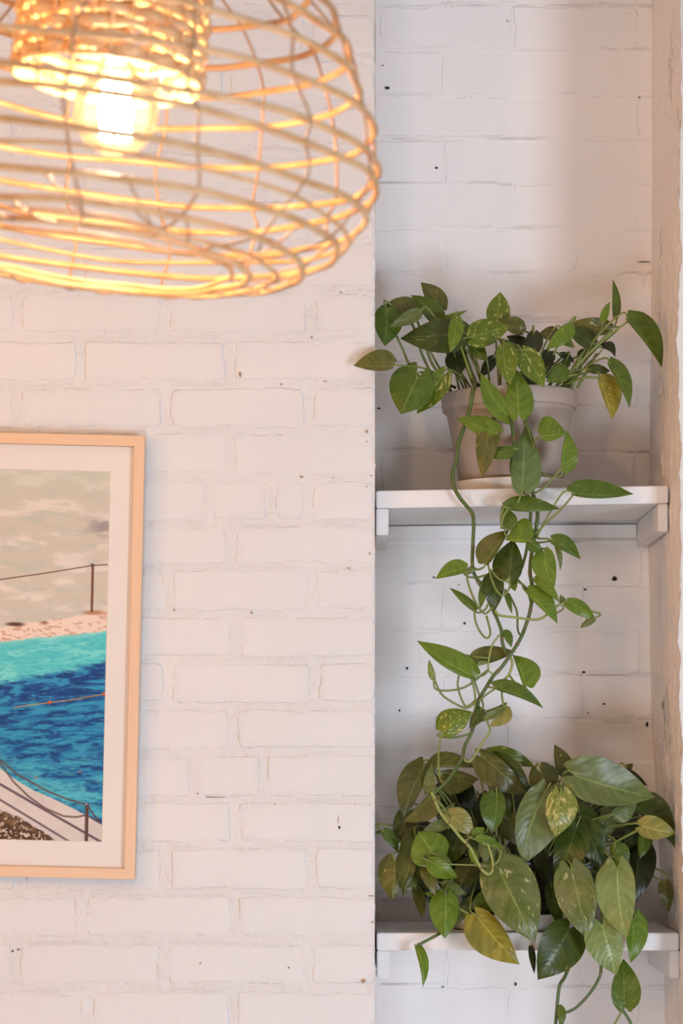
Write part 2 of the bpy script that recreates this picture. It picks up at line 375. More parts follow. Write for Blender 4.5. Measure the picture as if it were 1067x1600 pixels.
# ------------------------------------------------------------------ brick walls
def wallnoise(X, Z):
    """slow undulation that the brick faces and the joints of one wall share"""
    return (fbm(X * 7, Z * 7, 3, 12) - 0.5) * 0.0035
def brick(parent, a0, a1, b0, b1, face, relief, seed, mat, wander=0.004, step=0.0075, corner=1.0):
    """one painted brick with uneven, rounded, partly buried arrises; face = depth of the wall plane, the brick stands out towards -y"""
    r = random.Random(seed)
    def axis(lo, hi):
        n = max(4, int((hi - lo - 0.012) / step))
        inner = [lo + 0.006 + (hi - lo - 0.012) * i / n for i in range(n + 1)]
        return [lo, lo + 0.0006, lo + 0.0028] + inner + [hi - 0.0028, hi - 0.0006, hi]
    A, Bx = axis(a0, a1), axis(b0, b1)
    X, Z = np.meshgrid(A, Bx)
    dx = np.minimum(X - a0, a1 - X); dz = np.minimum(Z - b0, b1 - Z); d = np.minimum(dx, dz)
    prof = np.interp(d, [0, 0.0006, 0.0028, 0.006, 0.014], [-0.008, -relief * 1.1, -relief * 0.45, -relief * 0.16, 0])
    # in places the paint has drowned the arris altogether
    lost = np.clip((fbm(X * 16, Z * 16, 2, 51 + seed % 9) - 0.48) * 7, 0, 1)
    prof = np.where(d > 0.0003, prof * (1 - 0.8 * lost), prof)
    h = relief + prof + wallnoise(X, Z) + (fbm(X * 30, Z * 30, 3, seed % 50) - 0.5) * 0.0014 + (fbm(X * 110, Z * 110, 2, 3) - 0.5) * 0.0007
    h = h + r.uniform(-0.0005, 0.0007) + (X - (a0 + a1) / 2) * r.uniform(-0.005, 0.005) + (Z - (b0 + b1) / 2) * r.uniform(-0.012, 0.012)
    wob = wander * np.exp(-d / 0.016)
    rnd = r.uniform(0.001, 0.006) * corner
    X2 = X + (0.65 * fbm(X * 32, Z * 32, 3, 11) + 0.35 * fbm(X * 120, Z * 120, 2, 13) - 0.5) * 2.2 * wob + np.sign((a0 + a1) / 2 - X) * rnd * np.exp(-dx / 0.007) * np.exp(-dz / 0.005)
    Z2 = Z + (0.65 * fbm(X * 28, Z * 28, 3, 23) + 0.35 * fbm(X * 120, Z * 120, 2, 25) - 0.5) * 2.2 * wob + np.sign((b0 + b1) / 2 - Z) * rnd * 0.6 * np.exp(-dx / 0.005) * np.exp(-dz / 0.007)
    v = np.stack([X2, face - h, Z2], -1).reshape(-1, 3)
    o = mesh('brick', v.tolist(), gridfaces(len(A), len(Bx)), mat, parent)
    return pattr(o, 'rough', np.clip((1 - d / 0.013) * 1.2, 0, 1) * np.clip((fbm(X * 20, Z * 20, 2, 71) - 0.38) * 6, 0, 1) + 0.25 * np.clip((fbm(X * 12, Z * 12, 3, 72) - 0.55) * 6, 0, 1))

def brick_wall(name, x0, x1, z0, z1, rects, face, relief, rough, mat_m, mat_b, res, wander=0.004, lip=0.0012, sunk=0.0, dirt=0.0):
    nx = int((x1 - x0) / res) + 1; nz = int((z1 - z0) / res) + 1
    gx = np.linspace(x0, x1, nx); gz = np.linspace(z0, z1, nz); X, Z = np.meshgrid(gx, gz)
    H = (fbm(X * 24, Z * 30, 3, 1) - 0.5) * 1.0 + (fbm(X * 85, Z * 120, 3, 2) - 0.5) * 1.7
    H = H * rough + wallnoise(X, Z) + relief * 0.35 - sunk
    low = np.zeros_like(H); lipm = np.zeros_like(H)
    for (a0, a1, b0, b1) in rects:
        i0, i1 = np.searchsorted(gx, [a0 + 0.001, a1 - 0.001]); j0, j1 = np.searchsorted(gz, [b0 + 0.001, b1 - 0.001])
        if i1 <= i0 or j1 <= j0: continue
        d = np.minimum(np.minimum(X[j0:j1, i0:i1] - a0, a1 - X[j0:j1, i0:i1]), np.minimum(Z[j0:j1, i0:i1] - b0, b1 - Z[j0:j1, i0:i1]))
        low[j0:j1, i0:i1] = np.clip((d - 0.005) / 0.006, 0, 1)
        jt = np.searchsorted(gz, b1 + 0.009)
        lipm[j1:jt, i0:i1] = np.maximum(lipm[j1:jt, i0:i1], np.clip(1 - np.abs(Z[j1:jt, i0:i1] - b1 - 0.003 - (fbm(X[j1:jt, i0:i1] * 18, X[j1:jt, i0:i1] * 0 + b1 * 9, 3, 62) - 0.5) * 0.010) / 0.005, 0, 1))
    H = H + lip * lipm * np.clip((fbm(X * 11, Z * 20, 2, 61) - 0.42) * 6, 0, 1)      # bed mortar slumped over the brick below
    H = H * (1 - low) - 0.007 * low
    v = np.stack([X, face - H, Z], -1).reshape(-1, 3)
    wo = struct(mesh(name, v.tolist(), gridfaces(nx, nz), mat_m))
    pattr(wo, 'rough', 0.45 + 0.55 * np.clip((fbm(X * 14, Z * 14, 2, 73) - 0.3) * 4, 0, 1)); pattr(wo, 'dirt', dirt * np.clip(lipm - 0.45, 0, 1) * np.clip((fbm(X * 9, Z * 14, 3, 74) - 0.50) * 5, 0, 1))
    for i, (a0, a1, b0, b1) in enumerate(rects):
        brick(wo, a0, a1, b0, b1, face, relief, i * 7 + 5, mat_b, wander, corner=0.1 if dirt > 0.5 else 1.0)
    return wo

# chimney breast: courses traced from the photograph (top pixel, bottom pixel, joints)
EDGE = 585.5
tops = [460, 534, 606, 678, 752, 823, 892, 965, 1036, 1109, 1182, 1255, 1327, 1401, 1476, 1551]
bots = [518, 593, 667, 741, 813, 881, 954, 1025, 1097, 1170, 1245, 1316, 1389, 1462, 1538, 1612]
joints = [[27, 257, 485], [126, 359], [28, 258, 482], [126, 359], [100, 327, 422, 482], [130, 361], [35, 265, 487], [140, 368],
          [32, 261, 490], [135, 365], [70, 304, 411], [135, 366], [30, 260, 486], [130, 368], [25, 256, 482], [138, 364]]
for k in range(1, 10):
    tops.insert(0, 460 - 72.7 * k); bots.insert(0, 460 - 72.7 * (k - 1) - 14)
    joints.insert(0, [126 + rng.uniform(-6, 6), 359 + rng.uniform(-8, 8)] if k % 2 else [27 + rng.uniform(-6, 6), 257 + rng.uniform(-8, 8), 485 + rng.uniform(-6, 6)])
for k in range(1, 6):
    tops.append(1551 + 73 * k); bots.append(1612 + 73 * k)
    joints.append([126, 359] if k % 2 == 0 else [27, 257, 485])
s0 = D / F
fx = lambda px: (px - HX) * s0
fz = lambda py: ZC + (HY - py) * s0
rects = []
for t_, b_, js in zip(tops, bots, joints):
    js = [js[0] - 226 * 2, js[0] - 226] + js
    e = [None] + js + [None]
    for i in range(len(js)):
        l = js[i] + rng.uniform(6, 8.5)
        r_ = (js[i + 1] - rng.uniform(6, 8.5)) if i + 1 < len(js) else EDGE - 0.5
        rects.append((fx(l), fx(r_), fz(b_ + rng.uniform(-1.5, 1.5)), fz(t_ + rng.uniform(-1.0, 1.0))))
XE = fx(EDGE)
ZB, ZT = 0.0, 2.9
lo_z, hi_z = fz(bots[-1] + 6), fz(tops[0] - 6)
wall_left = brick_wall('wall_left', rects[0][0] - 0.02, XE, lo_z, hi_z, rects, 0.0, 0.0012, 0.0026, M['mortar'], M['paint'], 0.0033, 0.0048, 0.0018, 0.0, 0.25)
BACK = 0.34
def plate(name, pts, mat, bump=0.0, n=(2, 2), parent=None):
    """quad patch (4 corners) subdivided n"""
    a, b, c, d_ = [Vector(p) for p in pts]; v = []
    for j in range(n[1]):
        for i in range(n[0]):
            u, w_ = i / (n[0] - 1), j / (n[1] - 1)
            v.append((a.lerp(b, u)).lerp(d_.lerp(c, u), w_))
    return mesh(name, v, gridfaces(*n), mat, parent)
# rest of the room's shell beyond the traced bricks
XL = rects[0][0] - 0.02
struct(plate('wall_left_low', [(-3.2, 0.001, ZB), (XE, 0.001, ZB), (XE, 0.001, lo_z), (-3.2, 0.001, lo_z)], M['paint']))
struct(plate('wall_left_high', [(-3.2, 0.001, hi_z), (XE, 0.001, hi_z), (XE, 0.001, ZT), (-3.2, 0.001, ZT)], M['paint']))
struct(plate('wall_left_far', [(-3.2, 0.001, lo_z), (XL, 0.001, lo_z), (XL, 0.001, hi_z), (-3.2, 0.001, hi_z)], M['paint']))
# return of the breast into the alcove (rough painted edge)
def strip_wall(name, ys, zs, xf, mat, flip=False):
    v = [(xf(y, z), y, z) for z in zs for y in ys]
    return struct(mesh(name, v, gridfaces(len(ys), len(zs), flip), mat))
nzr = 420
zs = [ZB + (ZT - ZB) * i / nzr for i in range(nzr + 1)]
def edge_x(y, z):
    return XE + 0.0008 * math.sin(z * 3.1) + (float(fbm(np.array(z * 30), np.array(y * 30), 3, 4)) - 0.5) * 0.0025
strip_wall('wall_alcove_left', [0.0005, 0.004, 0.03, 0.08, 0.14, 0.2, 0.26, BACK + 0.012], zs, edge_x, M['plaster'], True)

# alcove back wall
sb = (D + BACK) / F
bx = lambda px: (px - HX) * sb
bz = lambda py: ZC + (HY - py) * sb
brects = []
k = 0
py = 8 - 69.7 * 2
while py < 1820:
    off = [693, 905] if k % 2 else [590, 795, 1000]
    off = [o + rng.uniform(-8, 8) for o in off]
    e = [off[0] - 212] + off + [off[-1] + 212]
    for i in range(len(e) - 1):
        a0, a1 = max(bx(e[i] + 1.2), bx(570)), min(bx(e[i + 1] - 1.2), bx(1062))
        if a1 - a0 > 0.03: brects.append((a0, a1, bz(py + 69.7 - 2.2 + rng.uniform(-1, 1)), bz(py + 2.2 + rng.uniform(-1, 1))))
    py += 69.7; k += 1
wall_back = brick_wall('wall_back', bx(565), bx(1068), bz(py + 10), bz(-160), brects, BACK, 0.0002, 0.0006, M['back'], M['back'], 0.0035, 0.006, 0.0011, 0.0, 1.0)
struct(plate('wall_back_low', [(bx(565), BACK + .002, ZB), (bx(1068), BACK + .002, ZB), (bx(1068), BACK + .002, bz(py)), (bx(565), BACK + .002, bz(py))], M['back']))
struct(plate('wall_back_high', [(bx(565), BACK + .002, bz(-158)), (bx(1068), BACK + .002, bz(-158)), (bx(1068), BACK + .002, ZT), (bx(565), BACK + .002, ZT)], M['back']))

# right side wall of the alcove: uneven old plaster, its corner wandering as in the photograph
FRONT_R = -0.045
cz = [bz(p) for p in (1900, 1535, 1350, 1100, 850, 600, 250, 0, -200)]
cx = [bx(p) for p in (1044, 1038, 1030, 1017, 1013, 1016, 1019, 1018, 1018)]
cm = [P(p, 0, 0.03).x for p in (1065, 1063, 1059, 1051, 1046, 1047, 1051, 1053, 1053)]
cf = [P(p, 0, FRONT_R).x for p in (1071, 1070, 1067, 1063, 1062, 1061, 1063, 1064, 1064)]
def right_x(y, z):
    base = float(np.interp(z, cz, cx)); t = (BACK - y) / (BACK - FRONT_R)
    m_ = float(np.interp(z, cz, cm)); f_ = float(np.interp(z, cz, cf))
    n = (float(fbm(np.array(z * 9), np.array(y * 26), 3, 6)) - 0.5) * 0.006 + (float(fbm(np.array(z * 55), np.array(y * 90), 3, 8)) - 0.5) * 0.005
    rag = (float(fbm(np.array(z * 26), np.array(3.3), 3, 9)) - 0.5) * 0.010 * max(0, t - 0.9) * 10
    return float(np.interp(y, [FRONT_R, 0.03, BACK], [f_, m_, base])) + n * (0.4 + 0.6 * min(1, t * 6)) + rag
ys = [FRONT_R + (BACK + 0.012 - FRONT_R) * i / 60 for i in range(61)]
zr = [ZB + (ZT - ZB) * i / 700 for i in range(701)]
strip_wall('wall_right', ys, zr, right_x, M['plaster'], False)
v = []; nn = 14
for z in zr:
    xa = right_x(FRONT_R, z)
    for i in range(nn):
        t = i / (nn - 1)
        v.append((xa + 0.55 * t * t, FRONT_R + 0.002 - min(1, i) * 0.002 - (float(fbm(np.array(z * 40), np.array(i * 3.0), 3, 5)) - .5) * 0.003 * min(1, i), z))
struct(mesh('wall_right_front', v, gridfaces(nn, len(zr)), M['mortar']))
struct(plate('floor', [(-3.2, -6.0, 0), (3.4, -6.0, 0), (3.4, 0.6, 0), (-3.2, 0.6, 0)], M['floor'], n=(3, 3)))
struct(plate('ceiling', [(-3.2, 0.6, ZT), (3.4, 0.6, ZT), (3.4, -6.0, ZT), (-3.2, -6.0, ZT)], M['ceil'], n=(3, 3)))

# nail holes and chips in the paint
def blot(name, parent, px, py, y, rx, rz, mat, seed):
    r = random.Random(seed); c = P(px, py, y); k = (D + y) / F; v = [(c.x, c.y, c.z)]; n = 9
    for i in range(n):
        a = 2 * math.pi * i / n; q = r.uniform(0.65, 1.2)
        v.append((c.x + rx * k * q * math.cos(a), c.y + 0.0009, c.z + rz * k * q * math.sin(a)))
    return mesh(name, v, [(0, i + 1, (i + 1) % n + 1) for i in range(n)], mat, parent)
for i, (px, py, rx, rz, m_) in enumerate([(530, 1293, 2, 3.6, 'hole'), (528.5, 1280, .8, 8, 'chip'), (487, 527, 1.6, 1.6, 'hole'), (375, 585, 3.0, 5.5, 'chip'), (440, 600, 2.6, 1.8, 'chip'),
        (508, 596, 4, 1.0, 'chip'), (573, 674, 2.6, 3, 'chip'), (573, 690, 2, 1.6, 'chip'), (580, 743, 1.8, 1.5, 'chip'), (578, 865, 1.4, 3.5, 'chip'), (520, 746, 1.6, 1.2, 'chip'), (471, 745, 4, 2, 'chip'),
        (19.5, 1486, 2.2, 1.8, 'hole'), (28.5, 1484, 1.7, 2, 'hole'), (313, 1505, 1.7, 1.8, 'chip'), (451, 1512, 1.4, 1.4, 'hole'), (568, 1533, 5, 4.5, 'chip'), (533, 457, 2.2, 1.8, 'chip'),
        (435, 454, 3, 2, 'chip'), (580, 1400, 6, 1.0, 'chip'), (582, 1441, 2, 1.8, 'chip'), (309, 1240, 1.4, 1.2, 'hole'), (334, 1245.5, 22, .6, 'hole'), (429, 1257, 1, 2, 'chip'), (573, 760, 1, 2, 'chip'), (272, 953, 1.6, 3, 'chip'), (393, 957, 2, 3.5, 'chip'), (545, 888, 3, 1.4, 'chip')]):
    blot('nail_hole' if m_ == 'hole' else 'paint_chip', wall_left, px, py, -0.0046, rx * .85, rz * .85, M[m_], i)
for i, (px, py, rx, rz) in enumerate([(605, 137, 4.5, 2.2), (598, 102, 1.6, 1), (682, 262, 2.4, 2), (793, 33, .9, 2), (960, 904, 4.2, 3.6), (914, 921, 2.6, 1.6), (912, 1050, 2.8, 1.8), (1011, 1132, 2.2, 3.8),
        (943, 1100, 2.4, 1.4), (919, 1114, 1.6, 1), (692, 1542, 1.5, 1.5), (806, 1538, 1.7, 3.6), (726, 974, 2.2, 2), (717, 914, 1.5, 1), (678, 902, 1.8, 1.5), (636, 1044, 2, 2.2), (624, 1110, 1.8, 2), (592, 638, 3.5, 1.5), (999, 152, 1.5, 1.5), (1006, 409, 12, 1.0)]):
    blot('nail_hole', wall_back, px, py, BACK - 0.0036, rx, rz, M['hole'], 60 + i)

# ------------------------------------------------------------------ shelves
SH_F = 0.030
def shelf(label, tl, tr, bl, cleatL, cleatR, ledger):
    pl = P(588, tl, SH_F); zt = pl.z; th = (bl - tl) * (D + SH_F) / F
    x0 = edge_x(0.1, zt) + 0.0035; x1 = min(right_x(y, zt) for y in ys if y >= SH_F) - 0.0012
    x1f = P(1043, tl, SH_F).x
    sh = (tl - tr) * (D + SH_F) / F / (x1 - x0)
    root = thing('alcove_shelf', label, 'shelf', (x0, SH_F, zt - th))
    boxmesh('shelf_board', (x0, SH_F, zt - th), (x1, BACK - 0.006, zt), M['shelf'], root, root, 0.0016, shear=sh)
    for (a, b, c, d_), s in ((cleatL, 'l'), (cleatR, 'r')):
        p = P(a, c, SH_F + .004); q = P(b, d_, SH_F + .004)
        zt2 = zt - th - 0.0004 + sh * (p.x - x0)
        xa = x0 if s == 'l' else p.x
        xb = q.x if s == 'l' else min(right_x(y, zt2 - .02) for y in ys if y >= SH_F) - 0.001
        boxmesh('cleat', (xa, SH_F + .004, q.z), (xb, BACK - 0.008, zt2), M['shelf'], root, root, 0.0014)
    if ledger:
        p = P(612, ledger, BACK - .01)
        zt3 = zt - th - .001
        boxmesh('back_rail', (P(607, 800, SH_F).x + .001, BACK - .0105, p.z), (P(1028, 800, SH_F).x - .001, BACK - .003, zt3), M['back'], root, root, 0.0012, shear=sh * 0.4)
    return root, zt
sh_up, Z_UP = shelf('upper white painted shelf across the alcove, carrying the beige plant pot', 767, 759, 794, (588, 607, 797, 836), (1028, 1045, 797, 831), 842)
sh_lo, Z_LO = shelf('lower white painted shelf across the alcove, under the bushy pothos', 1458, 1458, 1485, (588, 609, 1487, 1529), (1046, 1064, 1487, 1528), None)

# ------------------------------------------------------------------ leaves
def prof_w(v):
    return np.interp(v, [0, .05, .12, .22, .33, .46, .60, .74, .86, .94, 1.0], [.50, .70, .87, .98, 1.0, .95, .80, .57, .32, .13, 0.0])
_leafn = [0]
def leaf(parent, root, bx_, by_, tx, ty, A, B, y, mk, bow=0.0, lobe=0.16, k=None, h=None, fold=None, bulge=None, pet=None, stems=None, label=None):
    """one heart-shaped pothos leaf: stalk end (bx,by), tip (tx,ty), half widths A (left of the base-tip line) and B"""
    _leafn[0] += 1; r = random.Random(_leafn[0] * 13 + 1)
    k = r.uniform(0.12, 0.55) if k is None else k
    h = r.uniform(-0.35, 0.35) if h is None else h
    fold = r.uniform(-0.28, 0.30) if fold is None else fold
    bulge = r.uniform(0.04, 0.13) if bulge is None else bulge
    wav = r.uniform(0.02, 0.05); ph = r.uniform(0, 6)
    kk = (D + y) / F
    Bp = Vector((bx_, by_)); T = Vector((tx, ty)); ax = T - Bp; L = ax.length; d = ax / L
    a = Vector((d.y, -d.x))
    nu, nv = 9, 14
    us = [-1, -.8, -.55, -.27, 0, .27, .55, .8, 1]; v, uv = [], []
    for j in range(nv):
        t = j / (nv - 1); t = t ** 1.12 if j < nv - 1 else 1.0
        wv = float(prof_w(t)); cb = bow * 4 * t * (1 - t)
        for u in us:
            W = (A if u > 0 else B) * abs(u) * wv
            lb = lobe * L * math.sin(math.pi * min(1, abs(u) * 0.78)) * (1 - t) ** 2.2 * (1.35 if (A if u > 0 else B) > 0.35 * max(A, B) else 0.5)
            q = Bp + ax * t - d * lb + a * (cb * L + math.copysign(W, u))
            # undulating margin
            e = abs(u) ** 2 * wav * L * math.sin(t * 9 + ph + (2 if u > 0 else 0)) * (1 - t * 0.5)
            dep = -k * (q.y - by_) + h * (q.x - bx_) * 0.8 + fold * W - bulge * L * 4 * t * (1 - t) + e + 0.10 * L * t * t
            pt = P(q.x, q.y, y); pt.y += dep * kk
            # keep the picture position while moving in depth
            s = (D + pt.y) / (D + y); pt.x *= s; pt.z = ZC + (pt.z - ZC) * s
            v.append(pt); uv.append((0.5 + u / 2, t))
    lo = mesh('leaf', rel(v, root), gridfaces(nu, nv), LM[mk], parent, uv=uv)
    pass
    if label: lo['label'] = label
    b3 = v[4].copy(); dirv = (v[4] - v[4 + 2 * nu]).normalized()
    if pet is not None:
        end = pet if isinstance(pet, Vector) else P(*pet)
        ln = (end - b3).length
        pts = []
        c1 = b3 + dirv * min(0.03, ln * 0.45); c1.y = min(c1.y, 0.32)
        mid = c1.lerp(end, 0.5) + Vector((0, 0.0, -0.08 * ln if stems else 0.10 * ln))
        pts = catmull([b3 + (v[4 + nu] - v[4]) * 0.6, b3, b3 + (c1 - b3) * 0.6, mid, end], 4)
        tube('petiole', pts, lambda t: 0.0014 + 0.0006 * t, M['petiole'], lo, root, sides=5)
    return lo

# ------------------------------------------------------------------ upper pothos
POT_Y = 0.152
kp = (D + POT_Y) / F
PX, ZS = (799 - HX) * kp, Z_UP + (767 - 759) * 0.5 * (D + SH_F) / F
sau = tag(lathe('saucer', [(0.0, 0.000), (0.088, 0.0), (0.094, 0.002), (0.0995, 0.019), (0.101, 0.0205), (0.0985, 0.0205), (0.0925, 0.004), (0.0, 0.004)], (PX, POT_Y, ZS + 0.0012), M['saucer'], n=56, tilt=-0.018),
    'round white plastic saucer under the beige pot on the upper shelf', 'saucer')
plant1 = thing('potted_pothos', 'trailing pothos in a beige plastic pot on the upper shelf', 'plant', (PX, POT_Y, ZS + 0.006))
RIM = P(800, 603, POT_Y - .1).z - (ZS + 0.0056)
lathe('pot', [(0.0, 0), (0.083, 0), (0.0845, 0.002), (0.1065, RIM - 0.028), (0.1085, RIM - 0.0275), (0.1125, RIM - 0.027), (0.1135, RIM - 0.025), (0.1155, RIM - 0.003), (0.1145, RIM), (0.112, RIM),
              (0.1105, RIM - 0.003), (0.107, RIM - 0.03), (0.10, RIM - 0.05)], (PX, POT_Y, ZS + 0.0056), M['pot'], plant1, plant1, 64, tilt=-0.022)
def soil(c, R, parent, root):
    v = [(c[0], c[1], c[2] + 0.004)]; fs = []; n = 30; rr = [0.33, 0.66, 1.0]
    for j, q in enumerate(rr):
        for i in range(n):
            a = 2 * math.pi * i / n
            v.append((c[0] + R * q * math.cos(a), c[1] + R * q * math.sin(a), c[2] + rng.uniform(-.003, .004)))
    for i in range(n): fs.append((0, 1 + i, 1 + (i + 1) % n))
    for j in range(2):
        for i in range(n): fs.append((1 + j * n + i, 1 + (j + 1) * n + i, 1 + (j + 1) * n + (i + 1) % n, 1 + j * n + (i + 1) % n))
    return mesh('soil', rel([Vector(x) for x in v], root), fs, M['soil'], parent)
soil((PX, POT_Y, ZS + RIM - 0.006), 0.1085, plant1, plant1)

STEMPTS = []
def stem(path, r0, r1, parent, root, mat='stem', nodes=True, reg=True):
    pts = catmull([P(*p) for p in path], 6)
    if reg: STEMPTS.extend(pts[::2])
    o = tube('stem', pts, lambda t: r0 + (r1 - r0) * t, M[mat], parent, root, sides=7)
    if nodes:
        for i in range(8, len(pts) - 4, 13):
            d = (pts[i + 1] - pts[i]).normalized(); r = r0 + (r1 - r0) * i / len(pts)
            tube('node', [pts[i] - d * 0.0014, pts[i], pts[i] + d * 0.0014], lambda t, r=r: r * (1.05 + 0.22 * math.sin(t * math.pi)), M['node'], o, root, sides=7)
    return o
FY = -0.008
# the three trailing vines
stem([(742, 596, .10), (740, 604, .045), (738, 615, .030), (734, 640, .026), (722, 676, .022), (716, 694, .018), (713, 722, .014), (707, 740, .010), (710, 762, .006), (720, 780, .004), (737, 801, .002), (740, 818, .0),
      (739, 848, .0), (738, 885, -.002), (744, 903, -.004), (757, 925, -.004), (768, 948, -.004), (777, 968, -.006), (783, 985, -.006), (785, 1005, -.006), (791, 1022, -.006)], 0.0036, 0.0027, plant1, plant1)
stem([(797, 600, .09), (795, 615, .030), (796, 645, .022), (801, 672, .018), (803, 700, .014), (799, 728, .010), (803, 746, .006), (813, 764, .004), (826, 776, .002), (829, 800, .0), (826, 835, .0), (822, 862, .0), (815, 888, -.002)], 0.0034, 0.0025, plant1, plant1)
stem([(812, 600, .09), (812, 616, .030), (817, 648, .020), (829, 680, .016), (836, 715, .012), (831, 757, .006), (836, 786, .004), (840, 806, .0), (835, 838, .0), (830, 868, -.002), (828, 895, -.004), (832, 922, -.004),
      (829, 950, -.006), (824, 970, -.006), (813, 998, -.006), (798, 1022, -.008), (784, 1042, -.008), (771, 1056, -.008), (757, 1078, -.010), (748, 1094, -.010), (745, 1118, -.012), (736, 1146, -.014), (726, 1166, -.016),
      (722, 1184, -.026), (712, 1202, -.036), (697, 1222, -.050), (677, 1241, -.062)], 0.0034, 0.0028, plant1, plant1)
stem([(674, 1238, -.062), (678, 1246, -.064), (684, 1262, -.066), (694, 1278, -.068), (708, 1294, -.068), (719, 1308, -.068), (734, 1324, -.068), (744, 1343, -.068), (753, 1359, -.068), (764, 1366, -.068), (770, 1357, -.066), (768, 1338, -.062), (762, 1318, -.056)], 0.0028, 0.0024, plant1, plant1, 'stem_pale')
stem([(804, 900, -.002), (813, 910, -.004), (823, 921, -.006), (829, 940, -.006)], 0.0018, 0.0018, plant1, plant1, nodes=False)
stem([(795, 928, -.004), (803, 944, -.008), (808, 958, -.010), (809, 984, -.010), (814, 992, -.010), (819, 984, -.008)], 0.0018, 0.0018, plant1, plant1, nodes=False)
stem([(773, 953, -.006), (779, 961, -.012), (800, 964, -.016), (838, 968, -.018), (855, 960, -.018), (870, 947, -.016), (884, 943, -.014)], 0.0022, 0.0018, plant1, plant1, 'stem_pale', nodes=False)
stem([(772, 1057, -.008), (768, 1052, -.008), (763, 1046, -.01), (764, 1028, -.012), (769, 1008, -.012), (780, 992, -.008)], 0.0016, 0.0016, plant1, plant1, 'stem_pale', nodes=False)
stem([(793, 1023, -.006), (799, 1030, -.008), (800, 1040, -.008), (795, 1054, -.008), (786, 1064, -.008), (779, 1070, -.009)], 0.0024, 0.0022, plant1, plant1, 'stem_pale', nodes=False)
stem([(722, 1183, -.02), (730, 1190, -.022), (738, 1186, -.022), (752, 1163, -.02), (765, 1143, -.018), (762, 1130, -.016), (759, 1112, -.014)], 0.0021, 0.0016, plant1, plant1, 'stem_pale', nodes=False)

# crown of the upper plant: (bx, by, tx, ty, A, B, depth, material, bow, lobe)
U1 = [
 (650, 488, 588, 488, 8, 25, .12, 'o', .0, .10), (604, 484, 601, 541, 26, 20, .10, 'm', .02, .10), (656, 488, 609, 511, 11, 11, .085, 'g', 0, .05),
 (688, 482, 657, 441, 14, 18, .15, 'o', -.05, .12), (686, 503, 642, 461, 13, 17, .12, 'm', -.06, .12), (690, 499, 731, 485, 4, 5, .10, 'b', 0, .04),
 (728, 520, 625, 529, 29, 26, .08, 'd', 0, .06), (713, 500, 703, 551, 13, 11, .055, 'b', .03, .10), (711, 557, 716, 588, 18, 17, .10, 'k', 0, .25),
 (612, 572, 552, 571, 7, 27, -.022, 'o', .02, .10), (650, 594, 626, 647, 33, 38, .025, 'm', .0, .34), (690, 589, 651, 647, 20, 17, .05, 'v', 0, .2),
 (776, 500, 782, 456, 18, 20, .13, 'v', 0, .14), (813, 517, 779, 501, 9, 18, .12, 'o', .0, .15), (738, 527, 797, 511, 23, 21, .075, 'v', .02, .12), (738, 541, 761, 564, 13, 10, .085, 'm', 0, .1),
 (787, 543, 797, 602, 22, 13, .035, 'v', -.05, .10), (817, 551, 850, 606, 19, 20, .045, 'v', .04, .12), (810, 647, 807, 578, 20, 25, .010, 'b', 0, .12), (793, 648, 751, 582, 18, 15, .015, 'b', .06, .14),
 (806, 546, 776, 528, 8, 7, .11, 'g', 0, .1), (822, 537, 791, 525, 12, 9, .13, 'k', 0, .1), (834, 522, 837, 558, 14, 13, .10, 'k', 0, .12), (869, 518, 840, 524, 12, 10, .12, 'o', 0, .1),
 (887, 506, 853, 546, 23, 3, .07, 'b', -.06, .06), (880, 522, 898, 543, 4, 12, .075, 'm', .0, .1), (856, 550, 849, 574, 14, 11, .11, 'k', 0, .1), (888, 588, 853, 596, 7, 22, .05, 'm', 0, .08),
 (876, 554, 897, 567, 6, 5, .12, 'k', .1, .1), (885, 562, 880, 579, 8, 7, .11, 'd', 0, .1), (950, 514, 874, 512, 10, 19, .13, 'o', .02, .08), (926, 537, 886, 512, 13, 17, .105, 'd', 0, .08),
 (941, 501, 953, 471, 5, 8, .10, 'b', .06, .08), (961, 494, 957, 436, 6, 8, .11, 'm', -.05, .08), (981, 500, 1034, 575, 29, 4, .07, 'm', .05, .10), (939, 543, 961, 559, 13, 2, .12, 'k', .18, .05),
 (922, 578, 954, 580, 10, 6, .09, 'd', 0, .1), (952, 569, 983, 638, 19, 5, .065, 'm', .06, .10), (937, 594, 956, 656, 28, 5, .08, 'y', .02, .12),
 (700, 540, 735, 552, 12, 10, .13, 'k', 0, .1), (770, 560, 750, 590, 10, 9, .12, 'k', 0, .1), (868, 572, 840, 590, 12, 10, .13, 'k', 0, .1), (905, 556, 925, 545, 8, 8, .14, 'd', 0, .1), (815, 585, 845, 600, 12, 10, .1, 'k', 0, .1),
]
for r_ in U1:
    bxx, byy = r_[0], r_[1]
    e = P(800 + (bxx - 800) * 0.50 + rng.uniform(-14, 14), 608, POT_Y - 0.03)
    e.x = max(PX - 0.095, min(PX + 0.095, e.x)); e.z = ZS + RIM - 0.008
    front = byy > 600
    leaf(plant1, plant1, *r_[:6], r_[6], r_[7], bow=r_[8], lobe=r_[9], pet=None if front else e, label={'y': 'yellowing leaf'}.get(r_[7]))
